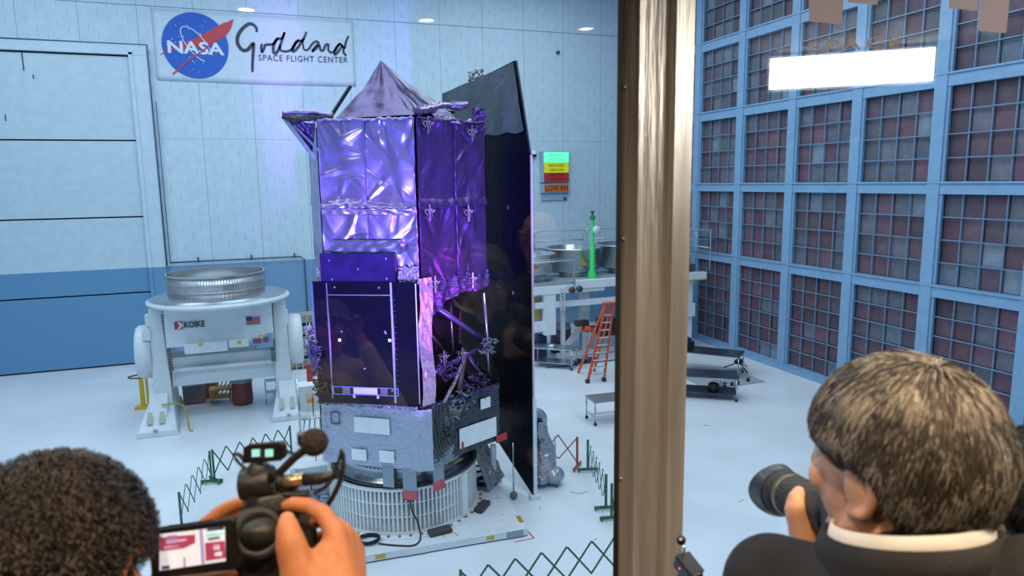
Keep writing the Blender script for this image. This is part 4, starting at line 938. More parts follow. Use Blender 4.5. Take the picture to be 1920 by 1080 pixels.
for k in range(14): fb.ball(PA+dd*(2.6+.35*math.sin(k*1.7))+V3((0,0,11.98+.02*k))+pn*.03, .07, 6, 4, (1, 1, random.uniform(.6, 1.4)))
fb.build('film_tuft', F_clear, sp_)

# stand under the spacecraft
rs = thing('ribbed_stand', (3.3, 18.2, .24), 'white ribbed cylindrical stand under the spacecraft', 'stand')
ribbed_ring(3.3, 18.2, .24, 1.45, 1.95, 0, thick=.08, ribd=.0, rows=()).build('shell', mat('stand_gap_shade', srgb(112, 122, 126), .5, metal=.3), rs)  # shell greyed to put shade into the gaps between the ribs
ribbed_ring(3.3, 18.2, .24, 1.45, 1.951, 112, thick=-.0, ribd=.07, ribw=.05, rows=(.36, .66)).build('ribs', mat('ribbed_white', srgb(226, 232, 232), .4), rs)
MB().obox((4.55, 16.62, .85), V3((.09, .07, 0)), V3((.05, -.065, 0)), V3((0, 0, .58))).build('slotted_strip', mat('ribbed_white', (1,1,1)), rs)
ps = thing('base_plate', (3.1, 18.1, 0), 'thick white square steel base plate on the floor under the ribbed stand', 'plate')
e1 = V3((.9986, -.0523, 0)); e2 = V3((.0523, .9986, 0)); c0 = V3((5.92, 15.4, 0))
MB().prism([(0, 0), (0, 5.6), (-5.8, 5.6), (-5.8, 0)], c0+V3((0,0,.03)), e1, e2, (0,0,.19)).build('slab', M_white, ps, bevel=.01)
MB().prism([(-.03, .03), (-.03, 5.5), (-5.7, 5.5), (-5.7, .03)], c0, e1, e2, (0,0,.03)).build('shadow_gap', M_dark, ps)
tp = []
def on(x, y): return c0+e1*x+e2*y
for (x, y, w_, h_, sd) in ((-1.0, -.004, .1, .05, 1), (-3.75, -.004, .12, .05, 1)):
    MB().obox(on(x, y-.004)+V3((0,0,.13)), e1*w_, e2*.003, V3((0,0,h_))).build('yellow_patch', M_yellow, ps)
MB().obox(on(-.35, -.008)+V3((0,0,.12)), e1*.22, e2*.003, V3((0,0,.09))).build('grey_patch', mat('grey_patch', srgb(150, 158, 168), .5), ps)
MB().obox(on(-2.9, -.012)+V3((0,0,.12)), e1*.3, e2*.008, V3((0,0,.08))).build('cover_plate', M_white, ps)
tpm = MB()
for (x0, y0, x1, y1) in ((-2.15, .35, -1.85, .4), (-2.15, .35, -2.12, .2), (-1.85, .4, -1.8, .2), (-.35, 1.9, -.2, 1.9), (-.5, .9, -.35, .9)): tpm.bar(on(x0, y0)+V3((0,0,.222)), on(x1, y1)+V3((0,0,.222)), .025, .006)
tpm.build('yellow_line', M_yellow, ps)
rpm = MB()
for (x0, y0, x1, y1) in ((-3.55, .6, -3.2, .62), (-3.55, .6, -3.55, .78), (-3.2, .62, -3.15, .8)): rpm.bar(on(x0, y0)+V3((0,0,.222)), on(x1, y1)+V3((0,0,.222)), .025, .006)
rpm.build('red_line', M_red, ps)
MB().obox(on(-.06, .5)+V3((0,0,.22)), e2*.16+e1*.0, e1*.05, V3((0,0,.03))).build('yellow_clamp', mat('clamp_ochre', srgb(190, 140, 50), .5), ps)
bl = MB()
for k in range(48):
    th = 2*PI*k/48; bl.box(3.3+2.13*math.cos(th)-.035, 3.3+2.13*math.cos(th)+.035, 18.2+2.13*math.sin(th)-.035, 18.2+2.13*math.sin(th)+.035, .22, .27)
tg_ = bl.build('bolt_ring', mat('bolt_mix', srgb(150, 120, 90), .5), ps)
MB().lathe((3.3, 18.2, .22), [(1.8, 0), (2.25, 0), (2.25, .02), (1.8, .02)], 72).build('base_flange', M_white, ps)
for (x, y, a, l_) in ((3.75, 15.98, .1, 'dark wheel chock at the front foot of the ribbed stand'), (5.15, 16.85, .85, 'dark wheel chock at the right foot of the ribbed stand')):
    tt = tag(MB().obox((x, y, .29), V3((math.cos(a), math.sin(a), 0))*.3, V3((-math.sin(a), math.cos(a), 0))*.13, V3((0,0,.06))).build('chock', mat('chock_dark', (.05,.05,.055), .6), bevel=.03), l_, 'chock')
# cables on and around the plate
M_cab = mat('black_cable', (.012, .012, .013), .4)
def cable(pts, r, name, l_, m_=None): return tag(MB().tube(smooth_path(pts, 6), r, 7).build(name, m_ or M_cab), l_, 'cable')
cable([(3.05, 16.08, 1.2), (3.06, 16.05, .95), (3.2, 16.0, .6), (3.22, 15.85, .26), (3.0, 15.6, .245), (2.6, 15.75, .245), (2.2, 16.0, .245)], .02, 'power_cable', 'black cable looping down from the latch on the ribbed stand to the plate')
def coil(cx_, cy_, z, r_, n, l_, th=.022):
    pts = [(cx_+(r_+.05*noise.noise(V3((k*.3, 1, r_))))*math.cos(k*.5), cy_+(r_*.8+.06*noise.noise(V3((k*.4, 2, r_))))*math.sin(k*.5), z+th+.014*(k/12)) for k in range(n)]
    return tag(MB().tube(pts, th, 6).build('coiled_cable', M_cab), l_, 'cable')
coil(2.0, 16.2, .24, .26, 70, 'coil of black cable on the plate left of the ribbed stand')
coil(5.75, 18.3, .24, .33, 60, 'thick black hose coil on the plate right of the ribbed stand', .04)
coil(5.7, 19.3, .24, .3, 50, 'thin cable coil at the back right corner of the plate', .015)
for k in range(5):
    cable([(1.3+.1*k, 17.4+.2*k, .25), (.9-.1*k, 18.0+.15*k, .27+.04*k), (.6+.15*k, 18.6, .25), (1.1, 19.2+.1*k, .27)], .015, 'floor_cable', 'thin black cable in the tangle on the plate left of the ribbed stand')['group'] = 'tangled cables left of the stand'
mb = MB(); mb.grid(lambda u, v: (-.1+1.4*u, 18.4+1.3*v, .25+.22*abs(noise.noise(V3((u*5, v*5, 2))))), 26, 26)
tag(mb.build('plastic_sheet', foil_mat('blue_clear_sheet', (.35, .42, .55), .2, .5, 6, .9)), 'crumpled bluish plastic sheet on the plate at left behind the cables', 'sheet')
mb = MB(); mb.grid(lambda u, v: (5.6+.75*u-.5*v, 17.7+.7*u+.5*v, .3+1.7*v*(1-.3*u)+.16*noise.noise(V3((u*6, v*5, 8)))), 26, 26)
tag(mb.build('plastic_sheet', F_clear), 'clear crinkled plastic sheeting hanging under the right rear of the spacecraft', 'sheet')
tt = thing('support_post', (6.15, 18.0, 0), 'white support post with a caster between the ribbed stand and dark panel', 'post')
MB().cyl((6.0, 18.4, .22), (6.0, 18.4, 1.35), .09).build('post', M_white, tt); MB().box(5.8, 6.2, 18.2, 18.6, .2, .3).build('foot', M_white, tt, bevel=.01)
MB().cyl((6.3, 17.5, .2), (6.3, 17.5, 1.7), .02).build('rod', M_steel, tt); MB().ball((6.3, 17.5, .12), .11, 12, 8).build('caster', MATS['rack_dark'], tt)
# wrapped boom stand right of the panel
tt = thing('wrapped_boom_stand', (7.55, 18.1, 0), 'grey boom stand wrapped in clear plastic standing right of the dark panel', 'stand')
def wrapf(u, v):
    a_ = 2*PI*u; z = .15+1.85*v; r_ = .42-.22*v+.11*noise.noise(V3((math.cos(a_)*2, math.sin(a_)*2, z*3)))
    return (7.45+r_*math.cos(a_)+.1*math.sin(z*2), 18.2+r_*math.sin(a_), z)
lab(MB().grid(wrapf, 30, 40).build('plastic_wrap', foil_mat('dark_grey_wrap', (.34, .40, .46), .2, .5, 4, .7), tt), 'loose grey plastic wrap')
MB().tube(smooth_path([(7.5, 18.2, 1.8), (7.45, 18.1, 2.15), (7.2, 18.1, 2.3), (6.95, 18.2, 2.2)], 4), .13, 10).build('boom_arm', MATS['dark_grey_wrap'], tt)
MB().ball((7.75, 17.95, .3), .33, 14, 10, (1, .9, .8)).build('wrapped_base', MATS['dark_grey_wrap'], tt)
MB().bar((7.75, 17.75, .1), (7.7, 17.75, 1.6), .03).build('rod', M_steel, tt)
MB().lathe((7.75, 17.75, .05), [(.01,-.03),(.05,-.03),(.05,.03),(.01,.03)], 10, axis=(1,0,0)).build('caster', MATS['rack_dark'], tt)

# equipment behind the spacecraft at left
tt = thing('equipment_rack', (1.3, 23.8, 0), 'pale equipment cart with tubing and a yellow label behind the spacecraft at left', 'cart')
MB().box(.75, 1.9, 23.4, 24.2, .12, .2).box(.75, 1.9, 23.4, 24.2, 1.4, 1.46).box(.8, 1.85, 23.45, 24.1, 1.46, 2.3).build('body', M_white, tt, bevel=.02)
for x in (.8, 1.85):
    for y in (23.45, 24.15): MB().cyl((x, y, 0), (x, y, 2.4), .03).build('upright', M_steel, tt)
mb = MB()
for k in range(5): mb.tube([(.9+.18*k, 23.35, .3), (.9+.18*k, 23.3, .9), (1.0+.15*k, 23.35, 1.4)], .025, 6)
mb.tube([(.85, 23.3, 1.2), (1.8, 23.3, 1.2)], .03, 6); mb.build('tubing', M_steel, tt)
MB().box(1.05, 1.3, 23.3, 23.34, 1.75, 1.9).build('yellow_label', M_yellow, tt)
MB().box(1.1, 1.3, 23.25, 23.3, 2.5, 3.1).build('red_cover', M_red, tt)
tt = thing('pallet_stack', (1.3, 35.0, 0), 'stacked tan and grey racks against the back wall behind the positioner', 'rack')
for k in range(5): MB().box(.9, 2.3, 34.6, 35.6, .1+.55*k, .5+.55*k).build('crate', mat('rack_tan', srgb(140, 146, 130), .7, var=.35, vscale=9), tt, bevel=.02)
mb = MB(); [mb.box(.85+.3*k, .9+.3*k, 34.5, 34.56, 0, 2.9) for k in range(6)]; mb.build('slats', mat('slat_grey', srgb(170, 180, 184), .6), tt)
tt = thing('white_supply_bin', (.95, 19.6, 0), 'white bin with a red-marked label on the plate behind the microphone', 'bin')
MB().quadbox([(.35, 19.3, .225), (1.5, 19.3, .225), (1.5, 20.0, .225), (.35, 20.0, .225), (.3, 19.25, 1.15), (1.55, 19.25, 1.15), (1.55, 20.05, 1.15), (.3, 20.05, 1.15)]).build('bin_body', M_white, tt, bevel=.02)
mb = MB(); [mb.bar(p, q, .035, .01) for p, q in (((.85,19.27,.45),(1.25,19.27,.45)), ((.85,19.27,.65),(1.25,19.27,.65)), ((.85,19.27,.45),(.85,19.27,.65)), ((1.25,19.27,.45),(1.25,19.27,.65)))]; mb.build('red_label', M_red, tt)
MB().cyl((.42, 19.2, .3), (.42, 19.2, 1.2), .07).build('bottle', mat('milky_plastic', srgb(190, 200, 200), .4), tt)
# tape marks on the floor
def tape(pts, m_, l_, w_=.03):
    mb = MB(); [mb.bar(V3(p)+V3((0,0,.003)), V3(q)+V3((0,0,.003)), w_, .004) for p, q in zip(pts[:-1], pts[1:])]
    return tag(mb.build('floor_tape', m_), l_, 'tape')
tape([(6.0, 15.62, 0), (6.02, 15.25, 0), (5.5, 15.25, 0)], M_red, 'red corner tape mark on floor at the near corner of the base plate')
tape([(12.1, 14.95, 0), (12.35, 15.05, 0)], M_yellow, 'short yellow tape strip on open floor right of the window post')
tape([(12.45, 14.35, 0), (12.5, 14.4, 0)], M_yellow, 'tiny yellow tape dot on open floor above the camera lens', .05)
tape([(8.0, 17.3, 0), (8.2, 17.1, 0), (8.5, 17.15, 0)], mat('green_tape', srgb(70, 160, 100), .5), 'green tape tick on floor beside the right-hand barrier')
tape([(7.4, 14.6, 0), (7.5, 14.65, 0)], M_yellow, 'small yellow tape fleck on floor between the green barriers')
tape([(6.75, 16.6, 0), (6.8, 16.8, 0)], M_yellow, 'yellow tape strip on floor below the dark panel post')
tape([(14.9, 20.5, 0), (15.05, 20.45, 0)], M_black, 'short black scrap on the open floor right of the window post')
# ------------------------------------------------------------------ viewing gallery this side of the glass
GY, GF, GC = 1.4, 7.08, 10.0
M_gwall = mat('gallery_wall', srgb(34, 28, 27), .9); M_gceil = mat('gallery_ceiling', srgb(60, 54, 50), .9)
M_carpet = mat('gallery_carpet', srgb(50, 22, 26), .95)
struct(MB().box(-5, 7, -5, 1.36, GF-.2, GF).build('floor', M_carpet))
struct(MB().box(-5, 7, -5, 1.36, GC, GC+.1).build('ceiling', M_gceil))
struct(MB().box(-5, 7, -5.1, -5, GF, GC).build('wall_rear', M_gwall))
struct(MB().box(-5.1, -5, -5.1, 1.36, GF, GC).build('wall_left', M_gwall))
struct(MB().box(7, 7.1, -5.1, 1.36, GF, GC).build('wall_right', M_gwall))
# window: two panes and the stainless post between them
gm = bpy.data.materials.new('window_glass'); gm.use_nodes = True; nt = gm.node_tree; nt.nodes.remove(nt.nodes['Principled BSDF'])
tr = nt.nodes.new('ShaderNodeBsdfTransparent'); tr.inputs[0].default_value = (.96, .985, 1, 1); gl = nt.nodes.new('ShaderNodeBsdfGlossy'); gl.inputs['Roughness'].default_value = .0
ms = nt.nodes.new('ShaderNodeMixShader')
# Schlick reflectance from the angle of view, the same on both faces of the pane
gg = nt.nodes.new('ShaderNodeNewGeometry'); dt = nt.nodes.new('ShaderNodeVectorMath'); dt.operation = 'DOT_PRODUCT'
nt.links.new(gg.outputs['Normal'], dt.inputs[0]); nt.links.new(gg.outputs['Incoming'], dt.inputs[1])
def mth(op, a, b_=None):
    n = nt.nodes.new('ShaderNodeMath'); n.operation = op
    for i, q in enumerate((a, b_)):
        if q is None: continue
        if isinstance(q, (int, float)): n.inputs[i].default_value = q
        else: nt.links.new(q, n.inputs[i])
    return n.outputs[0]
fz = mth('ADD', mth('MULTIPLY', mth('POWER', mth('SUBTRACT', 1.0, mth('ABSOLUTE', dt.outputs['Value'])), 5.0), .93), .035)
nt.links.new(fz, ms.inputs[0]); nt.links.new(tr.outputs[0], ms.inputs[1]); nt.links.new(gl.outputs[0], ms.inputs[2]); nt.links.new(ms.outputs[0], nt.nodes['Material Output'].inputs[0])
def pane(n, x0, x1):
    o = MB().box(x0, x1, GY, GY+.012, 7.5, 10.0).build(n, gm); return struct(o)
pane('window_1', -5, .80); pane('window_2', .93, 7)
M_post = mat('stainless_post', (.62, .59, .54), .34, metal=.65, var=.2, vscale=2.2, aniso=(9, 9, .6), bump=.12, bscale=7)
pf = [(.80, 1.455), (.757, 1.385), (.766, 1.372), (.790, 1.352), (.806, 1.356), (.812, 1.368), (.872, 1.368), (.880, 1.352), (.935, 1.36), (.942, 1.39), (.942, 1.455)]
po = MB(); po.prism(pf, (0,0,7.4), (1,0,0), (0,1,0), (0,0,2.62)); wpost = struct(po.build('trim_35', M_post, bevel=.002))
struct(MB().quadbox([(.747,1.372,7.5),(.76,1.372,7.5),(.80,1.452,7.5),(.793,1.452,7.5),(.747,1.372,10),(.76,1.372,10),(.80,1.452,10),(.793,1.452,10)]).build('trim_36', mat('gasket_black', (.008,.007,.007), .6)))
struct(MB().box(-5, 7, 1.3, 1.5, 7.4, 7.5).build('trim_37', M_post))
sw = MB()
for z in (9.2, 8.87, 8.3): sw.lathe((.764, 1.369, z), [(.0005, .004), (.003, .003), (.003, 0)], 10, axis=(-.6,-.8,0))
sw.build('screw', M_steel, wpost)
# lettering and shapes stuck on the right pane
M_dec = mat('frosted_decal', srgb(236, 214, 216), .6)
def onpane(x, y):
    r = at(x, y, 1)-EYE; return EYE+r*((GY-.002)/r.y)
for i, (x0, x1, yb, l_) in enumerate(((1516, 1578, 45, 'leftmost tan frosted strip at the top of the right pane'), (1588, 1645, 9, 'short tan frosted strip second from left at the top of the right pane'), (1778, 1832, 20, 'tan frosted strip third from left at the top of the right pane'), (1834, 1886, 62, 'rightmost and longest tan frosted strip at the top of the right pane'))):
    a_ = onpane(x0, yb-4); b_ = onpane(x1, yb); r_ = .006; zb_ = (a_.z+b_.z)/2; xs0, xs1 = a_.x, b_.x
    out = [(xs0, zb_+.5)]+[(xs0+r_-r_*math.cos(t_), zb_+r_-r_*math.sin(t_)) for t_ in (0, .5, 1.0, PI/2)]+[(xs1-r_+r_*math.sin(t_), zb_+r_-r_*math.cos(t_)) for t_ in (0, .5, 1.0, PI/2)]+[(xs1, zb_+.5)]
    tag(MB().prism(out, (0, GY-.0035, 0), (1,0,0), (0,0,1), (0, .0015, 0)).build('window_decal', M_dec), l_, 'decal')
q0, q1 = onpane(1512, 102), onpane(1690, 88)
tag(text_mesh('SPACE', (q0.x, GY-.003, q0.z), (q1-q0).normalized(), (0,0,1), .030, 'window_lettering', mat('decal_faint', srgb(214, 196, 180), .6), None, width=q1.x-q0.x-.01, spacing=1.25), 'faint tan word SPACE on the right window pane', 'lettering')
# ceiling lights of the gallery, seen mirrored in the glass
M_lamp = mat('lamp_glow', (1, .9, .75), .5, emit=(1, .86, .68), estr=45)
for i, (x, y) in enumerate(((0, -1.57), (1.04, -1.54), (2.1, -1.48))):
    t = thing('downlight', (x, y, GC), ('round recessed ceiling downlight, mirrored above the round logo', 'round recessed ceiling downlight, mirrored above the foil tent', 'round recessed ceiling downlight, mirrored near the window post')[i], 'light', 'gallery downlights')
    MB().lathe((x, y, GC-.012), [(.05, 0), (.07, 0), (.07, .02), (.05, .02)], 24).build('trim_ring', M_white, t)
    MB().lathe((x, y, GC-.004), [(.001, 0), (.05, 0)], 24).build('lens', M_lamp, t)
    spot('downlight_beam', (x, y, GC-.03), (x, y+.25, GF), 45, (1, .80, .58), 120, .9, .04)
t = thing('light_box', (4.4, -1.54, 9.7), 'long bright rectangular lamp, mirrored white in the right pane', 'light')
L0, L1 = V3((3.97, -1.906, 9.713)), V3((4.86, -1.173, 9.713)); dv = (L1-L0).normalized(); nv = V3((-dv.y, dv.x, 0))
MB().prism([(0, 0), (1.153, 0), (1.153, .243), (0, .243)], L0, dv, (0,0,1), nv*.02).build('diffuser', mat('box_glow', (1, 1, 1), .5, emit=(1, .93, .84), estr=60), t)
MB().prism([(-.02, -.02), (1.173, -.02), (1.173, .263), (-.02, .263)], L0-nv*.06, dv, (0,0,1), nv*.055).build('housing', M_white, t)
for x in (-1.2, -.1, 1.0, 2.0): spot('gallery_fill_middle', (x, .05, 9.97), (x*.8+.2, .35, 8.0), 66, (1, .77, .52), 100, .8, .04)  # added fill spots without fixtures, brightening the people in the gallery
spot('gallery_fill_front', (.3, .55, 9.97), (.1, .75, GF), 26, (1, .70, .42), 120, .9, .03)  # added warm fill over the hands and window post, no fixture here
spot('gallery_fill_front', (1.35, .3, 9.97), (1.0, .6, GF), 38, (1, .78, .52), 120, .9, .03)  # second added front fill, an unseen source as well
# ------------------------------------------------------------------ people at the window
def skin_mat(name, c):
    m_ = mat(name, c, .5, var=.08, vscale=30, bump=.08, bscale=120); b = m_.node_tree.nodes['Principled BSDF']
    b.inputs['Subsurface Weight'].default_value = .12; b.inputs['Subsurface Radius'].default_value = (.012, .005, .003); b.inputs['Subsurface Scale'].default_value = .6
    return m_
class Body(MB):
    def limb(s, pts, rs, n=14):
        pts = [V3(p) for p in pts]; s.tube(pts, rs, n)
        for p, r in zip(pts, rs): s.ball(p, r*1.0, n, 10)
        return s
    def blob(s, c, rad, fr=None):
        fr = fr or Matrix.Identity(3)
        return s.ball(c, 1.0, 20, 14, rad, fr)
def frame(f, up=(0,0,1)):
    f = V3(f).normalized(); r = f.cross(V3(up)).normalized(); u = r.cross(f)
    return Matrix((r, f, u)).transposed()
def remesh(o, vox, smooth=4):
    r = o.modifiers.new('remesh', 'REMESH'); r.mode = 'VOXEL'; r.voxel_size = vox; r.use_smooth_shade = True
    s_ = o.modifiers.new('smooth', 'SMOOTH'); s_.factor = .5; s_.iterations = smooth
    return o
def add_head(b, C, M, k=1.0):
    P = lambda x, y, z: C+M @ V3((x*k, y*k, z*k))
    b.blob(P(0,-.012,.035), (.076*k,.096*k,.088*k), M); b.blob(P(0,.03,-.02), (.063*k,.064*k,.085*k), M)
    b.blob(P(0,.05,-.09), (.04*k,.038*k,.028*k), M)
    for sx in (-1, 1):
        b.limb([P(sx*.06,-.005,-.045), P(sx*.052,.02,-.078), P(sx*.022,.065,-.1)], [.02*k,.018*k,.016*k])
        b.blob(P(sx*.036,.066,-.018), (.026*k,.022*k,.024*k), M)
        # ear: rim, bowl and lobe
        b.blob(P(sx*.078,-.008,.0), (.008*k,.019*k,.031*k), M)
        b.tube([P(sx*(.088+.004*math.sin(t)), -.012-.021*math.cos(t+.3), .004+.034*math.sin(t+.3)) for t in [-2.0+3.9*i/10 for i in range(11)]], .0062*k, 8)
        b.blob(P(sx*.079,-.002,-.03), (.006*k,.01*k,.011*k), M)
    b.limb([P(0,.088,.024), P(0,.108,-.018)], [.009*k,.013*k]); b.blob(P(.012,.1,-.024), (.009*k,.01*k,.008*k), M); b.blob(P(-.012,.1,-.024), (.009*k,.01*k,.008*k), M)
    b.limb([P(-.042,.074,.03), P(0,.088,.03), P(.042,.074,.03)], [.012*k,.012*k,.012*k])
    b.blob(P(0,.088,-.052), (.024*k,.012*k,.006*k), M); b.blob(P(0,.087,-.064), (.021*k,.012*k,.007*k), M)
def face_parts(root, C, M, k=1.0, iris=(.05,.03,.02)):
    for sx in (-1, 1):
        c = C+M @ V3((sx*.031*k, .077*k, .008*k))
        e = MB().ball(c, .0125*k, 12, 8).build('eye', mat('eye_white', (.7,.68,.64), .2), root)
        MB().ball(c+M @ V3((0,.0085*k,0)), .006*k, 10, 6, (1,.7,1)).build('iris', mat('iris_brown', iris, .2), e)
        MB().tube([C+M @ V3((sx*x*k, y*k, z*k)) for x, y, z in ((.015,.093,.036),(.032,.09,.041),(.048,.078,.036))], [.003,.004,.002], 6).build('eyebrow', mat('brow_hair', (.02,.014,.01), .7), root)

def hair_strands(root, name, C, M, rad, line, N, length, mats_, crown=(0,-.03,.1), curl=0.0, lift=.012, w_=.0011, seed=3, hc=(0,-.01,.03), shell=True, part=.0, kind=None):
    "line(az) gives the lower edge of the hair (local z) at azimuth az, 0 = front, +90 = his left"
    rng = random.Random(seed); HC = V3(hc)
    def surf(az, el, g=1.0):
        # az measured from front towards left (-x)
        d = V3((-math.sin(az)*math.cos(el), math.cos(az)*math.cos(el), math.sin(el)))
        r = 1/math.sqrt((d.x/rad[0])**2+(d.y/rad[1])**2+(d.z/rad[2])**2)
        return HC+d*r*g
    if shell:
        def sf(u, v):
            az = 2*PI*u-PI; zl = line(az)
            el0 = math.asin(max(-.95, min(.95, (zl-HC.z)/rad[2]))); el = el0+(PI/2-el0)*v
            p = surf(az, el); nn = noise.noise(p*26)*.006+noise.noise(p*60)*.002
            g = .84+.08*min(1, v*6)
            return C+M @ (HC+(p-HC)*(g+nn*2))
        o = MB().grid(sf, 72, 30).build(name, mats_[0], root)
    V, Fc, SM, MI = [], [], [], []
    cr = V3(crown)
    for i in range(N):
        az = rng.uniform(-PI, PI); zl = line(az)
        el0 = math.asin(max(-.95, min(.95, (zl-HC.z)/rad[2])))
        sv = math.sin(el0)+(1-math.sin(el0))*rng.random(); el = math.asin(min(1, sv))
        p = surf(az, el, .90); n = (p-HC).normalized()
        # flow: away from the crown, down the head
        t = (p-cr); t = t-n*t.dot(n)
        if t.length < .004: t = V3((rng.uniform(-1,1), rng.uniform(-1,1), 0))
        t.normalize(); t = (t+V3((part*.5, 0, -.35))+V3((rng.gauss(0,.16), rng.gauss(0,.16), rng.gauss(0,.1)))); t = (t-n*t.dot(n)).normalized()
        L_ = length*rng.uniform(.55, 1.15); seg = 6; q = p.copy(); pts = []
        ph = rng.uniform(0, 6.28); lf = lift*rng.uniform(.5, 1.4)
        clump = noise.noise(p*38)
        side = n.cross(t)
        for k in range(seg+1):
            s_ = k/seg
            pts.append(q+n*(lf*math.sin(PI*min(1, s_*1.1+.05))*.9+.0022*clump)+side*(curl*math.sin(ph+s_*9))+n*(curl*math.cos(ph+s_*9)))
            q = q+t*(L_/seg)
            r_ = q-HC; rr_ = 1/math.sqrt((r_.normalized().x/rad[0])**2+(r_.normalized().y/rad[1])**2+(r_.normalized().z/rad[2])**2)
            q = HC+r_.normalized()*min(r_.length, rr_*.96) if q.z > zl-.012 else HC+(q-HC)*.93
            n = (q-HC).normalized(); t = (t-n*t.dot(n)*.9+V3((0,0,-.06))).normalized(); side = n.cross(t)
        b0 = len(V); tw = rng.uniform(-.6, .6)
        for k, pt in enumerate(pts):
            ww = w_*(1-.75*k/seg); sd = (side*math.cos(tw)+n*math.sin(tw))*ww
            V.append(tuple(C+M @ (pt-sd))); V.append(tuple(C+M @ (pt+sd)))
        for k in range(seg): Fc.append((b0+2*k, b0+2*k+1, b0+2*k+3, b0+2*k+2)); MI.append((1 + (1 if clump+rng.gauss(0,.25) > .12 else 0)) if len(mats_) > 2 else len(mats_)-1)
    O = V3(root['_o']); me = bpy.data.meshes.new(name+'_strands')
    me.from_pydata([(v[0]-O.x, v[1]-O.y, v[2]-O.z) for v in V], [], Fc)
    for q in mats_: me.materials.append(q)
    me.polygons.foreach_set('material_index', MI); me.polygons.foreach_set('use_smooth', [True]*len(Fc)); me.update()
    ob = bpy.data.objects.new(name if not shell else 'hair_strands', me); COL.objects.link(ob); ob.parent = o if shell else root; ob['_o'] = tuple(O)
    if kind: ob['kind'] = kind
    return ob

def clothes(root, name, mb, m_, vox=.009, smooth=5):
    o = mb.build(name, m_, root); remesh(o, vox, smooth)
    return o
def legs_and_feet(root, b, pel, fwd, gap=.1, cloth=None, floor=GF):
    "trousered legs standing on the gallery floor; returns trouser builder"
    r = V3((fwd.y, -fwd.x, 0)); tr = Body()
    tr.blob(pel, (.165,.115,.12), frame(fwd))
    for sx in (-1, 1):
        hip = pel+r*sx*.09+V3((0,0,-.04)); kn = V3((hip.x, hip.y, floor+.48))+fwd*.02+r*sx*.02; an = V3((kn.x, kn.y, floor+.1))-fwd*.02
        tr.limb([hip, kn, an], [.09,.065,.052])
        b.limb([hip, kn, an+V3((0,0,-.02))], [.07,.05,.04])
        sh = Body(); sh.limb([an+V3((0,0,-.045)), an+fwd*.14+V3((0,0,-.06))], [.045,.036]); sh.blob(an+fwd*.05+V3((0,0,-.08)), (.045,.14,.02), frame(fwd))
        o = sh.build('shoe', mat('black_leather', (.015,.014,.014), .4), root); remesh(o, .008, 3)
    return tr
def finger(b, pts, r0, r1):
    P = [V3(p) for p in pts]; n = len(P)
    return b.limb(P, [r0+(r1-r0)*i/(n-1) for i in range(n)], 12)
A = at
M_skin_tan = skin_mat('skin_tan', srgb(192, 122, 78)); M_skin_light = skin_mat('skin_light', srgb(216, 160, 126))
M_suit = mat('charcoal_suit_cloth', srgb(27, 26, 29), .85, bump=.15, bscale=260, var=.12, vscale=120); M_blk = mat('black_cloth', (.01,.01,.012), .85)
M_shirt = mat('white_shirt_cloth', srgb(226, 220, 210), .7)

# ---- man on the right, dark suit, aiming a stills camera
C = A(1682, 884, .83); fw = V3((math.sin(math.radians(-6)), math.cos(math.radians(-6)), -.06)).normalized(); M = frame(fw)
pr_ = thing('person', (C.x, C.y-.05, GF), 'person in a dark suit with grey-brown hair at right, holding a camera to the face', 'person')
b = Body(); add_head(b, C, M, 1.02)
nb = A(1716, 1060, .79); shl = A(1452, 1098, .885); shr = A(1960, 1130, .72)
ch = V3((nb.x+.0, nb.y+.03, nb.z-.22)); pel = V3((ch.x, ch.y+.02, GF+.95))
fl2 = V3((0.05, 1, 0)).normalized(); fr_ = frame(fl2)
b.limb([C+M @ V3((0,-.02,-.04)), nb], [.052,.06]); b.blob(ch, (.15,.10,.2), fr_); b.limb([ch, pel], [.12,.12])
ell = A(1400, 1330, 1.0); wrl = A(1520, 1045, 1.03)
b.limb([shl, ell], [.05,.042]); b.limb([ell, A(1500, 1120, 1.03), wrl], [.042,.034,.028])
elr = A(1830, 1420, .80); wrr = A(1640, 1075, .98)
b.limb([shr, elr], [.05,.042]); b.limb([elr, wrr], [.04,.028])
# left hand: thumb up along the lens, fingers round its far side
finger(b, [wrl, A(1508, 996, 1.03), A(1493, 956, 1.03), A(1493, 936, 1.035), A(1498, 922, 1.04)], .026, .0098)
b.limb([wrl, A(1524, 996, 1.05)], [.026,.02]); b.limb([wrl, A(1502, 994, 1.06)], [.026,.02])
for k in range(4):
    finger(b, [A(1512+4*k, 1000-3*k, 1.06), A(1500-2*k, 985-4*k, 1.085+.01*k), A(1496-3*k, 965-2*k, 1.115+.01*k), A(1498-4*k, 948, 1.135+.01*k)], .0105-.0006*k, .0075)
# right hand on the body of the camera, hidden behind the cheek
for k in range(4): finger(b, [wrr, A(1625, 1010-12*k, 1.0), A(1612, 990-12*k, 1.015), A(1600, 990-12*k, 1.03)], .011, .008)
finger(b, [wrr, A(1625, 1000, .97), A(1605, 995, .975)], .012, .009)
tr = legs_and_feet(pr_, b, pel, fl2)
o = b.build('body', M_skin_light, pr_); remesh(o, .0042, 5); lab(o, 'light-skinned face, ear and hands')
face_parts(pr_, C, M, 1.02)
j = Body(); j.blob(ch+V3((0,0,-.02)), (.185,.13,.27), fr_); j.limb([ch+V3((0,0,-.1)), pel+V3((0,0,.02)), pel+V3((0,0,-.12))], [.15,.16,.165])
j.blob(nb+V3((0,-.0,-.075)), (.15,.085,.07), fr_)
j.limb([nb+V3((0,0,-.07)), shl], [.062,.066]); j.limb([nb+V3((0,0,-.07)), shr], [.062,.07])
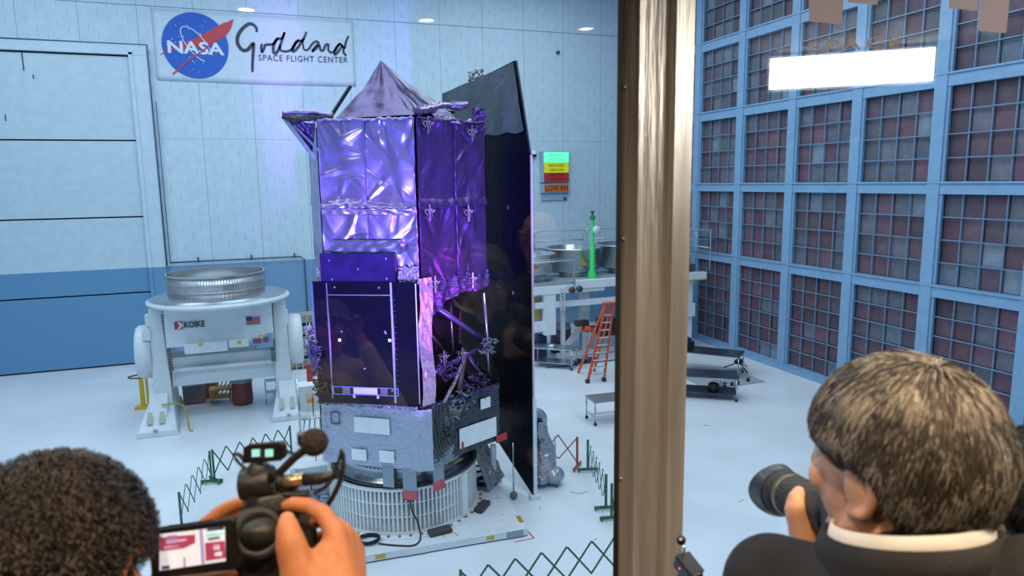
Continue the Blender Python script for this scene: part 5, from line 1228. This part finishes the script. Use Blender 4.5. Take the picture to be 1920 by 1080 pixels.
j.limb([shl, ell], [.066,.058]); j.limb([ell, A(1497, 1135, 1.03), A(1515, 1078, 1.03)], [.056,.044,.04]); j.limb([shr, elr], [.07,.058]); j.limb([elr, wrr.lerp(elr, .2)], [.055,.042])
j.limb([nb+V3((0,-.005,-.07)), nb+V3((0,-.010,-.016))], [.09,.078])
clothes(pr_, 'jacket', j, M_suit)
clothes(pr_, 'trousers', tr, M_suit, .012)
# shirt collar standing round the neck, jacket collar outside it
def collar(r_, z0, z1, name, m_, tilt=.02, th=.004, cx_=0, flare=.0, a0=.35, wob=0):
    ctr = C.lerp(nb, .60); ax = (C-nb).normalized()
    rt = V3((fl2.y, -fl2.x, 0)); 
    def f(u, v):
        a = PI/2+a0+(2*PI-2*a0)*u      # opening at the front
        rr_ = r_+flare*(1-v)
        zz = z0+(z1-z0)*v-.028*math.sin(a)*(1)     # higher at the nape
        return ctr+rt*math.cos(a)*rr_+fl2*math.sin(a)*rr_*1.02+V3((0,0,zz))
    return MB().grid(f, 48, 5).build(name, m_, pr_, solid=th)
collar(.079, -.075, .007, 'shirt_collar', M_shirt, th=.005, flare=.012)
collar(.088, -.12, -.006, 'jacket_collar', M_suit, th=.008, flare=.03)
HM = [mat('hair_base', srgb(46, 41, 37), .7), mat('hair_dark', srgb(72, 65, 57), .45), mat('hair_grey', srgb(148, 139, 126), .4)]
def line_r(az):
    a = math.degrees(az); a = (a+180) % 360-180; q = abs(a)
    T = [(0, .062), (35, .058), (60, .050), (92, .046), (108, .03), (120, -.01), (140, -.046), (180, -.058)]
    for (a0, z0), (a1, z1) in zip(T[:-1], T[1:]):
        if q <= a1: return z0+(z1-z0)*(q-a0)/(a1-a0)
    return T[-1][1]
hair_strands(pr_, 'hair', C, M, (.100,.118,.122), line_r, 26000, .058, HM, crown=(.0,-.05,.16), lift=.007, w_=.0008, part=-.12)

t = thing('stills_camera', tuple(A(1560, 990, .98)), 'black camera with a petal-hooded zoom lens held by the suited person', 'camera')
f0, f1 = A(1462, 920, 1.16), A(1572, 966, .985); axl = (f0-f1).normalized(); Ll = (f0-f1).length
M_rub = mat('lens_rubber', (.016,.016,.018), .5, bump=.3, bscale=150)
MB().lathe(f1, [(.02, -.01), (.034, 0), (.034, .02), (.031, .022), (.031, .06), (.034, .062), (.034, Ll-.035), (.037, Ll-.03), (.037, Ll), (.031, Ll), (.028, Ll-.02), (.001, Ll-.02)], 40, axis=axl).build('lens_barrel', M_rub, t)
MB().lathe(f1, [(.0345, Ll-.052), (.0352, Ll-.05), (.0352, Ll-.042), (.0345, Ll-.04)], 40, axis=axl).build('lens_ring', mat('gold_ring', (.22,.18,.1), .3, metal=.6), t)
hd = MB(); aa = axl.orthogonal().normalized(); bb = axl.cross(aa)
hd.grid(lambda u, v: f0+axl*(-.012+v*(.026+.012*math.cos(4*PI*u)))+(aa*math.cos(2*PI*u+.6)+bb*math.sin(2*PI*u+.6))*(.037+.006*v), 64, 6)
hd.build('petal_hood', mat('hood_plastic', (.03,.035,.045), .35), t, solid=.002)
MB().lathe(f0, [(.001, -.012), (.027, -.016)], 30, axis=axl).build('front_glass', mat('lens_glass', (.01,.01,.03), .05, spec=.8), t)
cr_ = frame(axl)
cb2 = f1-axl*.03+cr_ @ V3((.035,0,0))
MB().obox(cb2, cr_ @ V3((.065,0,0)), cr_ @ V3((0,.03,0)), cr_ @ V3((0,0,.042))).obox(cb2+cr_ @ V3((0,.0,.05)), cr_ @ V3((.024,0,0)), cr_ @ V3((0,.026,0)), cr_ @ V3((0,0,.014))).build('camera_body', M_black, t, bevel=.006)
MB().obox(cb2+cr_ @ V3((.05,.035,-.005)), cr_ @ V3((.014,0,0)), cr_ @ V3((0,.014,0)), cr_ @ V3((0,0,.036))).build('grip', M_rub, t, bevel=.006)
MB().lathe(cb2+cr_ @ V3((.04,0,.042)), [(.001,.012),(.012,.012),(.012,0)], 16, axis=cr_ @ V3((0,0,1))).build('dial', M_black, t)

# ---- person on the left, seen from behind, filming with a small rig
C = A(98, 1100, .72); tgt = A(420, 1040, .86); fw = (tgt-C); fw.z -= .02; fw = V3((fw.x*.2, fw.y, fw.z*.5)).normalized(); M = frame(fw)
pl_ = thing('person', (C.x, C.y-.05, GF), 'dark-haired person at bottom left seen from behind, filming with both hands', 'person')
b = Body(); add_head(b, C, M)
nb = C+V3((0,-.035,-.17)); fl2 = V3((.2, 1, 0)).normalized(); fr_ = frame(fl2); rt = V3((fl2.y, -fl2.x, 0))
ch = nb+V3((0,.0,-.22)); pel = V3((ch.x, ch.y, GF+.93)); shl = nb-rt*.18+V3((0,0,-.06)); shr = nb+rt*.18+V3((0,0,-.06))
b.limb([C+M @ V3((0,-.02,-.04)), nb], [.052,.06]); b.blob(ch, (.15,.10,.2), fr_); b.limb([ch, pel], [.12,.12])
wrr = A(655, 1150, .80); elr = shr+V3((.10,.06,-.26))
b.limb([shr, elr], [.05,.042]); b.limb([elr, wrr], [.042,.030])
# right hand over the camcorder
finger(b, [wrr, A(560, 1078, .795), A(545, 1020, .80), A(540, 992, .805), A(538, 974, .81)], .026, .0105)
finger(b, [A(628, 1000, .83), A(606, 962, .845), A(578, 948, .86), A(550, 945, .865), A(538, 948, .87)], .0125, .0088)
finger(b, [A(643, 1000, .85), A(632, 985, .885), A(600, 975, .91), A(575, 985, .92)], .0125, .009)
finger(b, [A(656, 1014, .865), A(650, 1002, .90), A(618, 1000, .93), A(590, 1010, .935)], .012, .0085)
finger(b, [A(666, 1034, .87), A(662, 1026, .90), A(632, 1032, .93), A(606, 1040, .935)], .011, .008)
for (x, y, d_) in ((628, 1000, .83), (643, 1000, .85), (656, 1014, .865), (664, 1034, .87)):
    b.limb([A(x, y, d_), wrr.lerp(A(x, y, d_), .35)], [.0145,.02]); b.limb([A(x-14, y+40, d_-.01), wrr], [.018,.03])
b.limb([A(560, 1085, .80), A(630, 1030, .83)], [.02,.016]); b.limb([A(590, 1095, .80), A(640, 1060, .83)], [.026,.022])
# left hand behind the flip-out screen
wrl = A(335, 1075, .90); ell = shl+V3((.0,.20,-.22))
b.limb([shl, ell], [.05,.042]); b.limb([ell, wrl], [.04,.028])
finger(b, [A(388, 985, .93), A(410, 962, .935), A(438, 946, .935), A(460, 940, .93)], .0115, .0085)
finger(b, [A(392, 998, .94), A(418, 976, .945), A(446, 962, .945), A(466, 958, .94)], .0115, .0085)
finger(b, [A(395, 1012, .94), A(424, 992, .945), A(450, 982, .945), A(470, 980, .94)], .0115, .008)
finger(b, [A(395, 1024, .94), A(424, 1008, .945), A(448, 1002, .945)], .0105, .0075)
finger(b, [wrl, A(370, 1085, .86), A(410, 1082, .84), A(432, 1078, .835)], .02, .0095)
for (x, y) in ((388, 985), (392, 998), (395, 1012), (395, 1024)): b.limb([A(x, y, .935), wrl], [.0135,.024])
tr = legs_and_feet(pl_, b, pel, fl2)
o = b.build('body', M_skin_tan, pl_); remesh(o, .0042, 5); lab(o, 'tan-skinned head and hands')
face_parts(pl_, C, M)
j = Body(); j.blob(ch+V3((0,0,-.02)), (.18,.125,.27), fr_); j.limb([ch+V3((0,0,-.1)), pel+V3((0,0,.02)), pel+V3((0,0,-.1))], [.145,.155,.16]); j.blob(nb+V3((0,0,-.08)), (.14,.08,.07), fr_)
j.limb([nb+V3((0,0,-.08)), shl], [.055,.062]); j.limb([nb+V3((0,0,-.08)), shr], [.055,.062]); j.limb([shl, ell], [.062,.054]); j.limb([ell, ell.lerp(wrl, .7)], [.053,.042]); j.limb([shr, elr], [.062,.054]); j.limb([elr, elr.lerp(wrr, .7)], [.053,.042])
clothes(pl_, 'shirt', j, M_blk); clothes(pl_, 'trousers', tr, M_blk, .012)
def line_l(az):
    a = math.degrees(az); q = abs((a+180) % 360-180)
    T = [(0, .075), (40, .06), (70, .03), (85, .03), (105, .0), (125, -.04), (180, -.06)]
    for (a0, z0), (a1, z1) in zip(T[:-1], T[1:]):
        if q <= a1: return z0+(z1-z0)*(q-a0)/(a1-a0)
    return T[-1][1]
hair_strands(pl_, 'hair', C, M, (.098,.118,.112), line_l, 12000, .016, [mat('black_hair_base', (.016,.011,.008), .8), mat('black_hair', (.02,.014,.01), .5), mat('brown_black_hair', (.05,.034,.022), .5)], curl=.0022, lift=.010, w_=.0009, seed=8)

# camcorder rig
M_cam = mat('camcorder_plastic', (.022,.020,.018), .42, bump=.1, bscale=120)
t = thing('camcorder', tuple(A(488, 1010, .88)), 'black camcorder with flip-out screen, top handle and microphone held by the left person', 'camera')
def px_prism(pts, d, th, name, m_, par=t, bevel=0):
    P = [A(x, y, d) for x, y in pts]; n = (P[1]-P[0]).cross(P[2]-P[0]).normalized()
    if n.dot(P[0]-EYE) < 0: n = -n
    k = len(P); mb = MB(); mb.v = [p for p in P]+[p+n*th for p in P]
    mb.f = [tuple(range(k)), tuple(range(2*k-1, k-1, -1))]+[(i, (i+1) % k, k+(i+1) % k, k+i) for i in range(k)]; mb.sm = [False]*len(mb.f)
    return mb.build(name, m_, par, bevel=bevel)
ls = px_prism([(283,1000),(431,979),(436,1064),(289,1080)], .815, .012, 'flip_screen', M_black, bevel=.003)
dn = mat('display_white', (.8,.82,.85), .3, emit=(.80,.84,.92), estr=.62); dr_ = mat('display_crimson', (.4,.05,.1), .3, emit=(.42,.06,.13), estr=.6); dp = mat('display_violet', (.4,.3,.5), .3, emit=(.42,.34,.62), estr=.5); dk = mat('display_dark', (.05,.05,.08), .3, emit=(.03,.03,.05), estr=.5); dc = mat('display_cyan', (.3,.7,.7), .3, emit=(.3,.75,.75), estr=.6)
px_prism([(299,1002),(421,988),(423,1052),(299,1070)], .8145, .0008, 'display', dn, ls)
for pts, m_ in (([(300,1008),(366,1002),(366,1018),(345,1028),(300,1034)], dr_), ([(384,1018),(421,1014),(423,1046),(386,1052)], dr_), ([(313,1004),(332,1002),(332,1018),(313,1020)], dp), ([(374,994),(380,993),(384,1056),(378,1058)], dp), ([(386,1001),(420,997),(420,1002),(386,1006)], dc), ([(388,992),(420,988),(420,993),(388,996)], dk), ([(390,1009),(412,1006),(412,1010),(390,1013)], dk), ([(345,1045),(347,1045),(347,1063),(345,1063)], dk), ([(400,1022),(412,1020),(412,1030),(400,1031)], dn), ([(402,1036),(416,1034),(416,1042),(402,1043)], dn), ([(312,1014),(350,1010),(350,1014),(312,1018)], dn), ([(308,1024),(336,1021),(336,1026),(308,1029)], dn), ([(303,1062),(318,1060),(318,1066),(303,1068)], dk)):
    px_prism(pts, .8140, .0004, 'display_patch', m_, ls)
bc = A(492, 1010, .90); vd = (bc-EYE).normalized(); Mv = frame(vd)
bd = Body(); bd.blob(A(488,1000,.885), (.036,.05,.027), Mv); bd.limb([A(478,1050,.89), A(478,1180,.89)], [.031,.031]); bd.limb([A(520,1040,.90), A(520,1180,.90)], [.028,.028]); bd.limb([A(500,1000,.90), A(540,985,.93)], [.026,.024])
o = bd.build('camera_body', M_cam, t); remesh(o, .004, 3)
MB().lathe(A(484,1000,.853), [(.033, .02), (.034, .008), (.03, 0), (.022, -.001), (.02, .004), (.001, .006)], 36, axis=vd).build('eyecup', mat('eyecup_rubber', (.018,.017,.016), .55), t)
MB().ball(A(480,1006,.852), .003, 10, 8).build('catchlight_bead', M_alu, t)  # tiny bright bead modelled as the glint in the eyepiece
MB().ball(A(439,988,.835), .0032, 12, 8).build('green_led', mat('green_led', (.2,1,.1), .3, emit=(.3,1,.05), estr=1.6), t)
hb_ = MB()
hb_.cyl(A(455,908,.90), A(512,903,.90), .0215, n=28).cyl(A(483,955,.90), A(485,915,.90), .0175, n=24).cyl(A(484,890,.90), A(490,868,.90), .018, .012, n=24)
hb_.build('top_handle', M_cam, t, bevel=.002)
MB().obox(A(540,905,.90), Mv @ V3((.013,0,0)), Mv @ V3((0,.012,0)), Mv @ V3((0,0,.010))).build('mic_mount', M_cam, t, bevel=.003)
MB().cyl(A(532,903,.89), A(570,899,.89), .0085, n=20).build('microphone_band', mat('brass', (.62,.46,.26), .3, metal=.8), t)
MB().tube([A(570,899,.89), A(600,897,.885), A(632,890,.88)], [.0085,.008,.005], 18).tube([A(520,904,.89), A(534,903,.89)], [.010,.009], 18).build('microphone', M_cam, t)
MB().tube(smooth_path([A(505,920,.90), A(520,925,.895), A(560,928,.89), A(580,926,.89)], 3), .006, 10).build('lower_arm', M_cam, t)
MB().tube(smooth_path([A(640,842,.87), A(644,860,.87), A(640,895,.87), A(625,930,.88), A(610,952,.89)], 5), [.0015+.002*min(1, k/8) for k in range(21)], 8).tube(smooth_path([A(640,842,.87), A(637,858,.87), A(618,905,.87), A(590,925,.89)], 5), .0022, 8).build('microphone_cable', M_cam, t)
mb = MB(); mb.tube(smooth_path([A(500,905,.90), A(525,885,.895), A(555,856,.89), A(585,835,.885)], 4), .0055, 10).tube([A(564,812,.88), A(566,832,.885)], [.005,.0055], 10)
mb.build('microphone_arm', M_cam, t)
MB().ball(A(589,829,.88), .0178, 24, 16).build('windscreen', mat('foam_brown', srgb(70, 60, 52), .95, bump=.9, bscale=200), t)
ms_ = px_prism([(459,842),(464,838),(522,833),(529,837),(530,856),(526,861),(464,866),(459,861)], .895, .012, 'top_monitor', M_black, bevel=.002)
for x in (472, 497): px_prism([(x,843),(x+15,842),(x+15,856),(x,857)], .8945, .0006, 'monitor_display', dc, ms_)
px_prism([(488,842),(492,842),(492,858),(488,858)], .8944, .0006, 'monitor_divider', dk, ms_)
MB().tube(smooth_path([A(462,868,.90), A(448,852,.90), A(437,853,.90)], 4), .0028, 8).tube(smooth_path([A(440,858,.90), A(450,870,.90), A(466,882,.90)], 4), .002, 8).build('monitor_cable', M_cam, t)
MB().obox(A(566,990,.92), Mv @ V3((.018,0,0)), Mv @ V3((0,.02,0)), Mv @ V3((0,0,.03))).build('side_grip', M_cam, t, bevel=.006)
MB().obox(A(520,945,.90), Mv @ V3((.026,0,0)), Mv @ V3((0,.02,0)), Mv @ V3((0,0,.012))).build('top_deck', M_cam, t, bevel=.005)

# ---- person at the far right edge, black hair and black top
C = A(1985, 985, .93); fw = V3((.35, 1, -.1)).normalized(); M = frame(fw)
pe = thing('person', (C.x, C.y, GF), 'black-haired person in black cut off by the right edge of the picture', 'person')
b = Body(); add_head(b, C, M, .96); nb = C+V3((0,-.02,-.17)); fl2 = V3((.3,1,0)).normalized(); fr_ = frame(fl2); rt = V3((fl2.y,-fl2.x,0)); ch = nb+V3((0,0,-.2)); pel = V3((ch.x, ch.y, GF+.86))
shl = nb-rt*.16+V3((0,0,-.05)); shr = nb+rt*.16+V3((0,0,-.05)); ell = shl+V3((-.02,-.02,-.27)); elr = shr+V3((.03,-.02,-.27)); wl = ell+V3((0,.2,.05)); wr2 = elr+V3((0,.2,.05))
b.limb([C, nb], [.05,.055]); b.blob(ch, (.14,.09,.2), fr_); b.limb([ch, pel], [.11,.12])
for s_, e_, w2 in ((shl, ell, wl), (shr, elr, wr2)):
    b.limb([s_, e_, w2], [.045,.038,.027])
    for k in range(4): finger(b, [w2, w2+V3((.012*(k-1.5), .06, 0)), w2+V3((.014*(k-1.5), .1, -.01)), w2+V3((.014*(k-1.5), .125, -.03))], .012, .007)
    finger(b, [w2, w2+V3((-.03,.03,0)), w2+V3((-.035,.065,0))], .012, .008)
tr = legs_and_feet(pe, b, pel, fl2); o = b.build('body', M_skin_light, pe); remesh(o, .006, 4)
j = Body(); j.blob(ch, (.17,.12,.25), fr_); j.limb([ch, pel], [.14,.15]); j.blob(nb+V3((0,0,-.05)), (.15,.08,.07), fr_)
for s_, e_, w2 in ((shl, ell, wl), (shr, elr, wr2)): j.limb([nb+V3((0,0,-.06)), s_], [.05,.058]); j.limb([s_, e_, e_.lerp(w2, .85)], [.058,.05,.038])
j.limb([nb+V3((0,0,-.04)), C+V3((0,-.02,-.10))], [.07,.064])
clothes(pe, 'jacket', j, M_blk); clothes(pe, 'trousers', tr, M_blk, .012)
hair_strands(pe, 'hair', C, M, (.102,.122,.115), line_r, 5000, .07, [mat('jet_hair', (.006,.006,.007), .6), mat('jet_hair_strand', (.012,.012,.014), .4)], lift=.008, seed=12)

# ---- small black camera on a tripod just right of the window post
t = thing('tripod_camera', tuple(A(1285, 1080, 1.05)), 'black camera on a tripod peeking out low beside the window post', 'camera')
q1, q2 = A(1276, 1036, 1.10), A(1310, 1080, 1.06)
dx_ = (q2-q1).normalized(); up_ = V3((0,0,1)); nn_ = dx_.cross(up_).normalized(); uu_ = nn_.cross(dx_)
MB().obox(q1.lerp(q2, .5)-uu_*.012, dx_*.024, nn_*.012, uu_*.014).build('camera_body', M_black, t, bevel=.005)
MB().cyl(q1.lerp(q2, .5)-uu_*.012, q1.lerp(q2, .5)-uu_*.026+V3((.02, .03, 0)), .012, n=28).build('lens', M_rub, t)
for k in range(4): MB().obox(q1.lerp(q2, .5)+uu_*(.002)-nn_*.001+dx_*(.0)+nn_*.0, dx_*.020, nn_*(.0124), uu_*.0012).build('grip_rib', mat('rib_grey', (.02,.02,.022), .5), t) if k == 0 else None
MB().ball(A(1277, 1013, 1.09), .0075, 20, 12, (1, 1, 1.05)).build('viewfinder_cup', M_black, t)
MB().tube([A(1278, 1019, 1.09), A(1283, 1027, 1.085), A(1281, 1040, 1.09)], .0025, 8).build('silver_loop', M_alu, t)
MB().ball(A(1276, 1012, 1.082), .002, 10, 8).build('white_mark', M_white, t)
MB().ball(A(1274, 1066, 1.07), .0015, 8, 6).build('red_lamp', mat('red_lamp', (1,.1,.05), .3, emit=(1,.1,.05), estr=1), t)
hb0 = q1.lerp(q2, .5)-uu_*.03
MB().cyl(hb0, hb0+V3((0,0,-.12)), .014).build('tripod_head', M_black, t)
for k in range(3):
    a = 2*PI*k/3+.3; MB().tube([hb0+V3((0,0,-.12)), V3((hb0.x+.22*math.cos(a), min(GY-.06, hb0.y-.12+.22*math.sin(a)), GF+.01))], [.012,.008], 8).build('tripod_leg', M_black, t)

# ---- two onlookers behind the viewpoint, caught faintly in the glass
def onlooker(px, py, D, label, top, skin, hairmat, arm_up=False, bald=False, seed=20):
    v = A(px, py, D); C = V3((v.x, 2*GY-v.y, v.z)); fw = V3((-.1, 1, -.05)).normalized(); M = frame(fw)
    p = thing('person', (C.x, C.y, GF), label, 'person'); b = Body(); add_head(b, C, M); nb = C+V3((0,-.02,-.17)); fr_ = frame((0,1,0))
    ch = nb+V3((0,0,-.22)); pel = V3((ch.x, ch.y, GF+.9)); j = Body()
    b.limb([C, nb], [.052,.058]); b.blob(ch, (.15,.1,.2), fr_); b.limb([ch, pel], [.12,.12]); j.blob(ch, (.19,.13,.26), fr_); j.limb([ch, pel, pel+V3((0,0,-.1))], [.15,.165,.165]); j.blob(nb+V3((0,0,-.06)), (.16,.085,.07), fr_)
    for sx in (-1, 1):
        s_ = nb+V3((sx*.19,0,-.06))
        if arm_up and sx == 1: e_ = s_+V3((.10,.14,-.18)); w2 = C+V3((.13,.10,-.05)); fd = V3((-.3,.3,1)).normalized()
        else: e_ = s_+V3((sx*.04,-.02,-.28)); w2 = e_+V3((0,.16,-.12)); fd = V3((0,.6,-.8)).normalized()
        b.limb([s_, e_, w2], [.05,.042,.028]); j.limb([nb+V3((0,0,-.07)), s_, e_, e_.lerp(w2, .85)], [.06,.062,.055,.042])
        sd = fd.cross(V3((0,1,.2))).normalized()
        for k in range(4): finger(b, [w2, w2+fd*.05+sd*.016*(k-1.5), w2+fd*.09+sd*.017*(k-1.5), w2+fd*.12+sd*.017*(k-1.5)+V3((0,.015,0))], .013, .008)
        finger(b, [w2, w2+fd*.02+sd*.035, w2+fd*.055+sd*.045], .013, .009)
    tr = legs_and_feet(p, b, pel, V3((0,1,0))); o = b.build('body', skin, p); remesh(o, .006, 4); face_parts(p, C, M)
    clothes(p, 'jacket', j, top, .011); clothes(p, 'trousers', tr, M_blk, .012)
    hl = (lambda az: line_l(az)) if not bald else (lambda az: -.01 if abs(az) > 1.9 else .02)
    if not bald: hair_strands(p, 'hair', C, M, (.096,.116,.108), hl, 2500, .05, hairmat, seed=seed)
    return p
M_khaki = mat('khaki_cloth', srgb(196, 176, 128), .85, bump=.2, bscale=60)
onlooker(618, 612, 3.3, 'person in a khaki jacket raising one hand, behind the viewpoint, mirrored on the black panel', M_khaki, M_skin_tan, HM, arm_up=True)
onlooker(1015, 450, 3.0, 'bald person in a dark suit behind the viewpoint, mirrored beside the tall dark panel', M_suit, M_skin_light, HM, bald=True)
